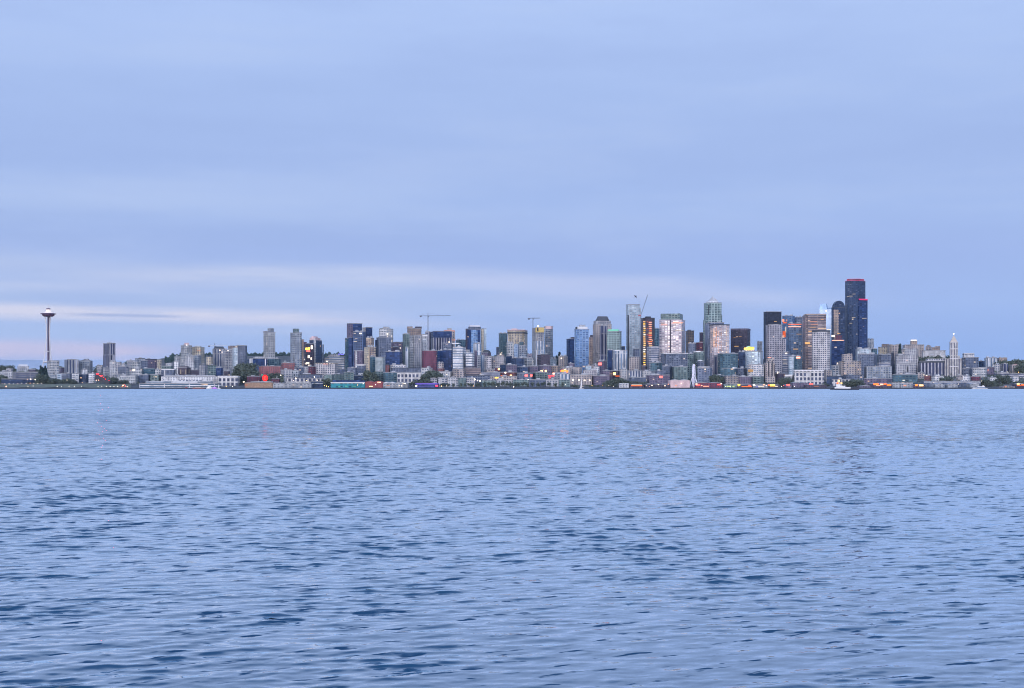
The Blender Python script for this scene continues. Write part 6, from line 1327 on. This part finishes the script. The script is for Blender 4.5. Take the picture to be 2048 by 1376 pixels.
# ---------------------------------------------------------------- the big red light, the brake lights, the dark speck
def red_sign():
    Y = 3530.; s = 3; cx = XCOL(PX(s, 402), Y); z = ZROW(PY(s, 928), Y); u = Y/FPX/8
    root = empty('neon_sign', (cx, Y, ground(cx, Y))); tag(root, 'big round glowing red neon sign on a post behind the tan pier hotel', 'neon sign')
    g = ground(cx, Y)
    m = MB(); m.tube((0, .6, 0), (0, .6, z-g), .5, .4); m.build('post', M_STEEL, root)
    m = MB(); n = 24; r = 40*u
    for i in range(n):
        a, b = 2*math.pi*i/n, 2*math.pi*(i+1)/n
        m.tube((r*math.cos(a), -.6, z-g+r*1.15*math.sin(a)), (r*math.cos(b), -.6, z-g+r*1.15*math.sin(b)), .9, .9, 6)
    m.build('outer_ring', glow(REDL, 3.5), root)
    m = MB()
    for (x, zz, w_, h_) in ((-2.4, 0, 1.5, 8.), (.6, 3.4, 5, 1.4), (.3, 0, 4.2, 1.4), (.6, -3.4, 5, 1.4)): m.box(x, -.6, w_, .8, z-g+zz-h_/2, z-g+zz+h_/2)
    m.build('letter', glow((255, 70, 50), 5), root)
    m = MB(); m.prism([(r*.98*math.cos(2*math.pi*i/20), r*1.12*math.sin(2*math.pi*i/20)) for i in range(20)], -.3, .3)
    o = m.build('sign_face', glow((255, 20, 16), 1.9), root); o.rotation_euler = (math.pi/2, 0, 0); o.location = (0, .1, z-g)
    m = MB(); m.box(-50*u, .4, 3.2, 1, z-g+6, z-g+9); m.build('green_lamp', glow((80, 255, 200), .8), root)
    m = MB(); m.box(-50*u*.5, .6, 50*u, .4, z-g+5.4, z-g+6.0); m.build('bracket', M_STEEL, root)
red_sign()
M_CAR = [plain('car_paint_grey', (.2, .2, .22), .35), plain('car_paint_dark', (.03, .035, .05), .3), plain('car_paint_silver', (.5, .5, .52), .35)]
M_TYRE = plain('tyre', (.02, .02, .02), .9); M_CG = plain('car_glass', (.03, .04, .06), .15)
for i, (x, y) in enumerate([(1412, 1062), (1428, 1072), (1448, 1092), (1468, 1098), (1490, 1088), (1478, 1104), (1506, 1120), (1522, 1134), (1542, 1146), (1562, 1152), (1584, 1158)]):
    Y = 3575+(1160-y)*.75; cx = XCOL(PX(1, x), Y); z = ZROW(PY(1, y), Y)
    g = z-1.2
    root = empty('car', (cx, Y, g), R(-20)); tag(root, 'car queuing on the waterfront street, number %s from the top of the red brake-light line' % ['one', 'two', 'three', 'four', 'five', 'six', 'seven', 'eight', 'nine', 'ten', 'eleven'][i], 'car', 'cars with lit brake lights in a line down the street')
    m = MB(); m.prism([(-1, -2.3), (1, -2.3), (1, 2.3), (-1, 2.3)], .3, 1.0); m.prism([(-.95, -1.6), (.95, -1.6), (.95, 1.1), (-.95, 1.1)], 1.0, 1.65, [(-.75, -1.2), (.75, -1.2), (.75, .5), (-.75, .5)]); m.build('body', M_CAR[i % 3], root)
    m = MB(); m.box(0, -1.5, 1.5, .1, 1.1, 1.5); m.build('rear_window', M_CG, root)
    for sx in (-.85, .85):
        for sy in (-1.5, 1.5): m = MB(); m.tube((sx-.1, sy, .33), (sx+.1, sy, .33), .33, .33, 10); wh = m.build('wheel', M_TYRE, root); m = MB(); m.tube((sx-.12, sy, .33), (sx+.12, sy, .33), .18, .18, 8); m.build('rim', M_WSTEEL, wh)
        m = MB(); m.box(sx*.8, -2.4, .55, .2, .55, .95); m.build('brake_light', glow((255, 6, 4), 170), root)
def ramp():
    # the sloping street the cars stand on, held up by an embankment
    P = [(1395, 1062), (1600, 1162)]; out = []
    for x, y in P:
        Y = 3575+(1160-y)*.75; out.append((XCOL(PX(1, x), Y), Y, ZROW(PY(1, y), Y)-1.2))
    (xa, ya, za), (xb, yb, zb) = out; m = MB(); h = 9
    q = lambda x, y, z, d: (x, y+d, z)
    m.face([q(xa, ya, za, -h), q(xb, yb, zb, -h), q(xb, yb, zb, h), q(xa, ya, za, h)])
    m.face([q(xa, ya, za-16, -h-6), q(xb, yb, zb-9, -h-6), q(xb, yb, zb, -h), q(xa, ya, za, -h)])
    m.face([q(xa, ya, za-16, -h-6), q(xa, ya, za, -h), q(xa, ya, za, h), q(xa, ya, za-16, h)])
    m.face([q(xb, yb, zb-9, -h-6), q(xb, yb, zb-9, h), q(xb, yb, zb, h), q(xb, yb, zb, -h)])
    o = m.build('road', plain('asphalt', (.055, .055, .06), .9, var=.2), None); tag(o, kind='structure')
ramp()
def dark_speck():  # unidentified dark speck in the sky, modelled as a gull
    Y = 330.; cx = XCOL(1271, Y); z = ZROW(593, Y)
    root = empty('dark_speck', (cx, Y, z), 0); root.rotation_euler = (0, R(40), 0); tag(root, 'small dark winged speck above the very tall pale slab tower', 'dark_speck')
    m = MB(); m.lathe([(0, -.34), (.05, -.26), (.09, -.1), (.10, .05), (.06, .2), (.055, .27), (0, .34)], 10); o = m.build('body', plain('dark_feathers', (.04, .035, .045), .8), root)
    for sg in (-1, 1):
        m = MB(); P = [(0, .0, .10), (sg*.26, -.02, .16), (sg*.52, .05, -.06), (sg*.24, 0, -.04), (0, 0, -.10)]
        for d in (-.012, .012): q = [(p[0], p[1]+d, p[2]) for p in P]; m.face(q if d*sg < 0 else q[::-1])
        m.build('wing', M_STEEL, root)
dark_speck()
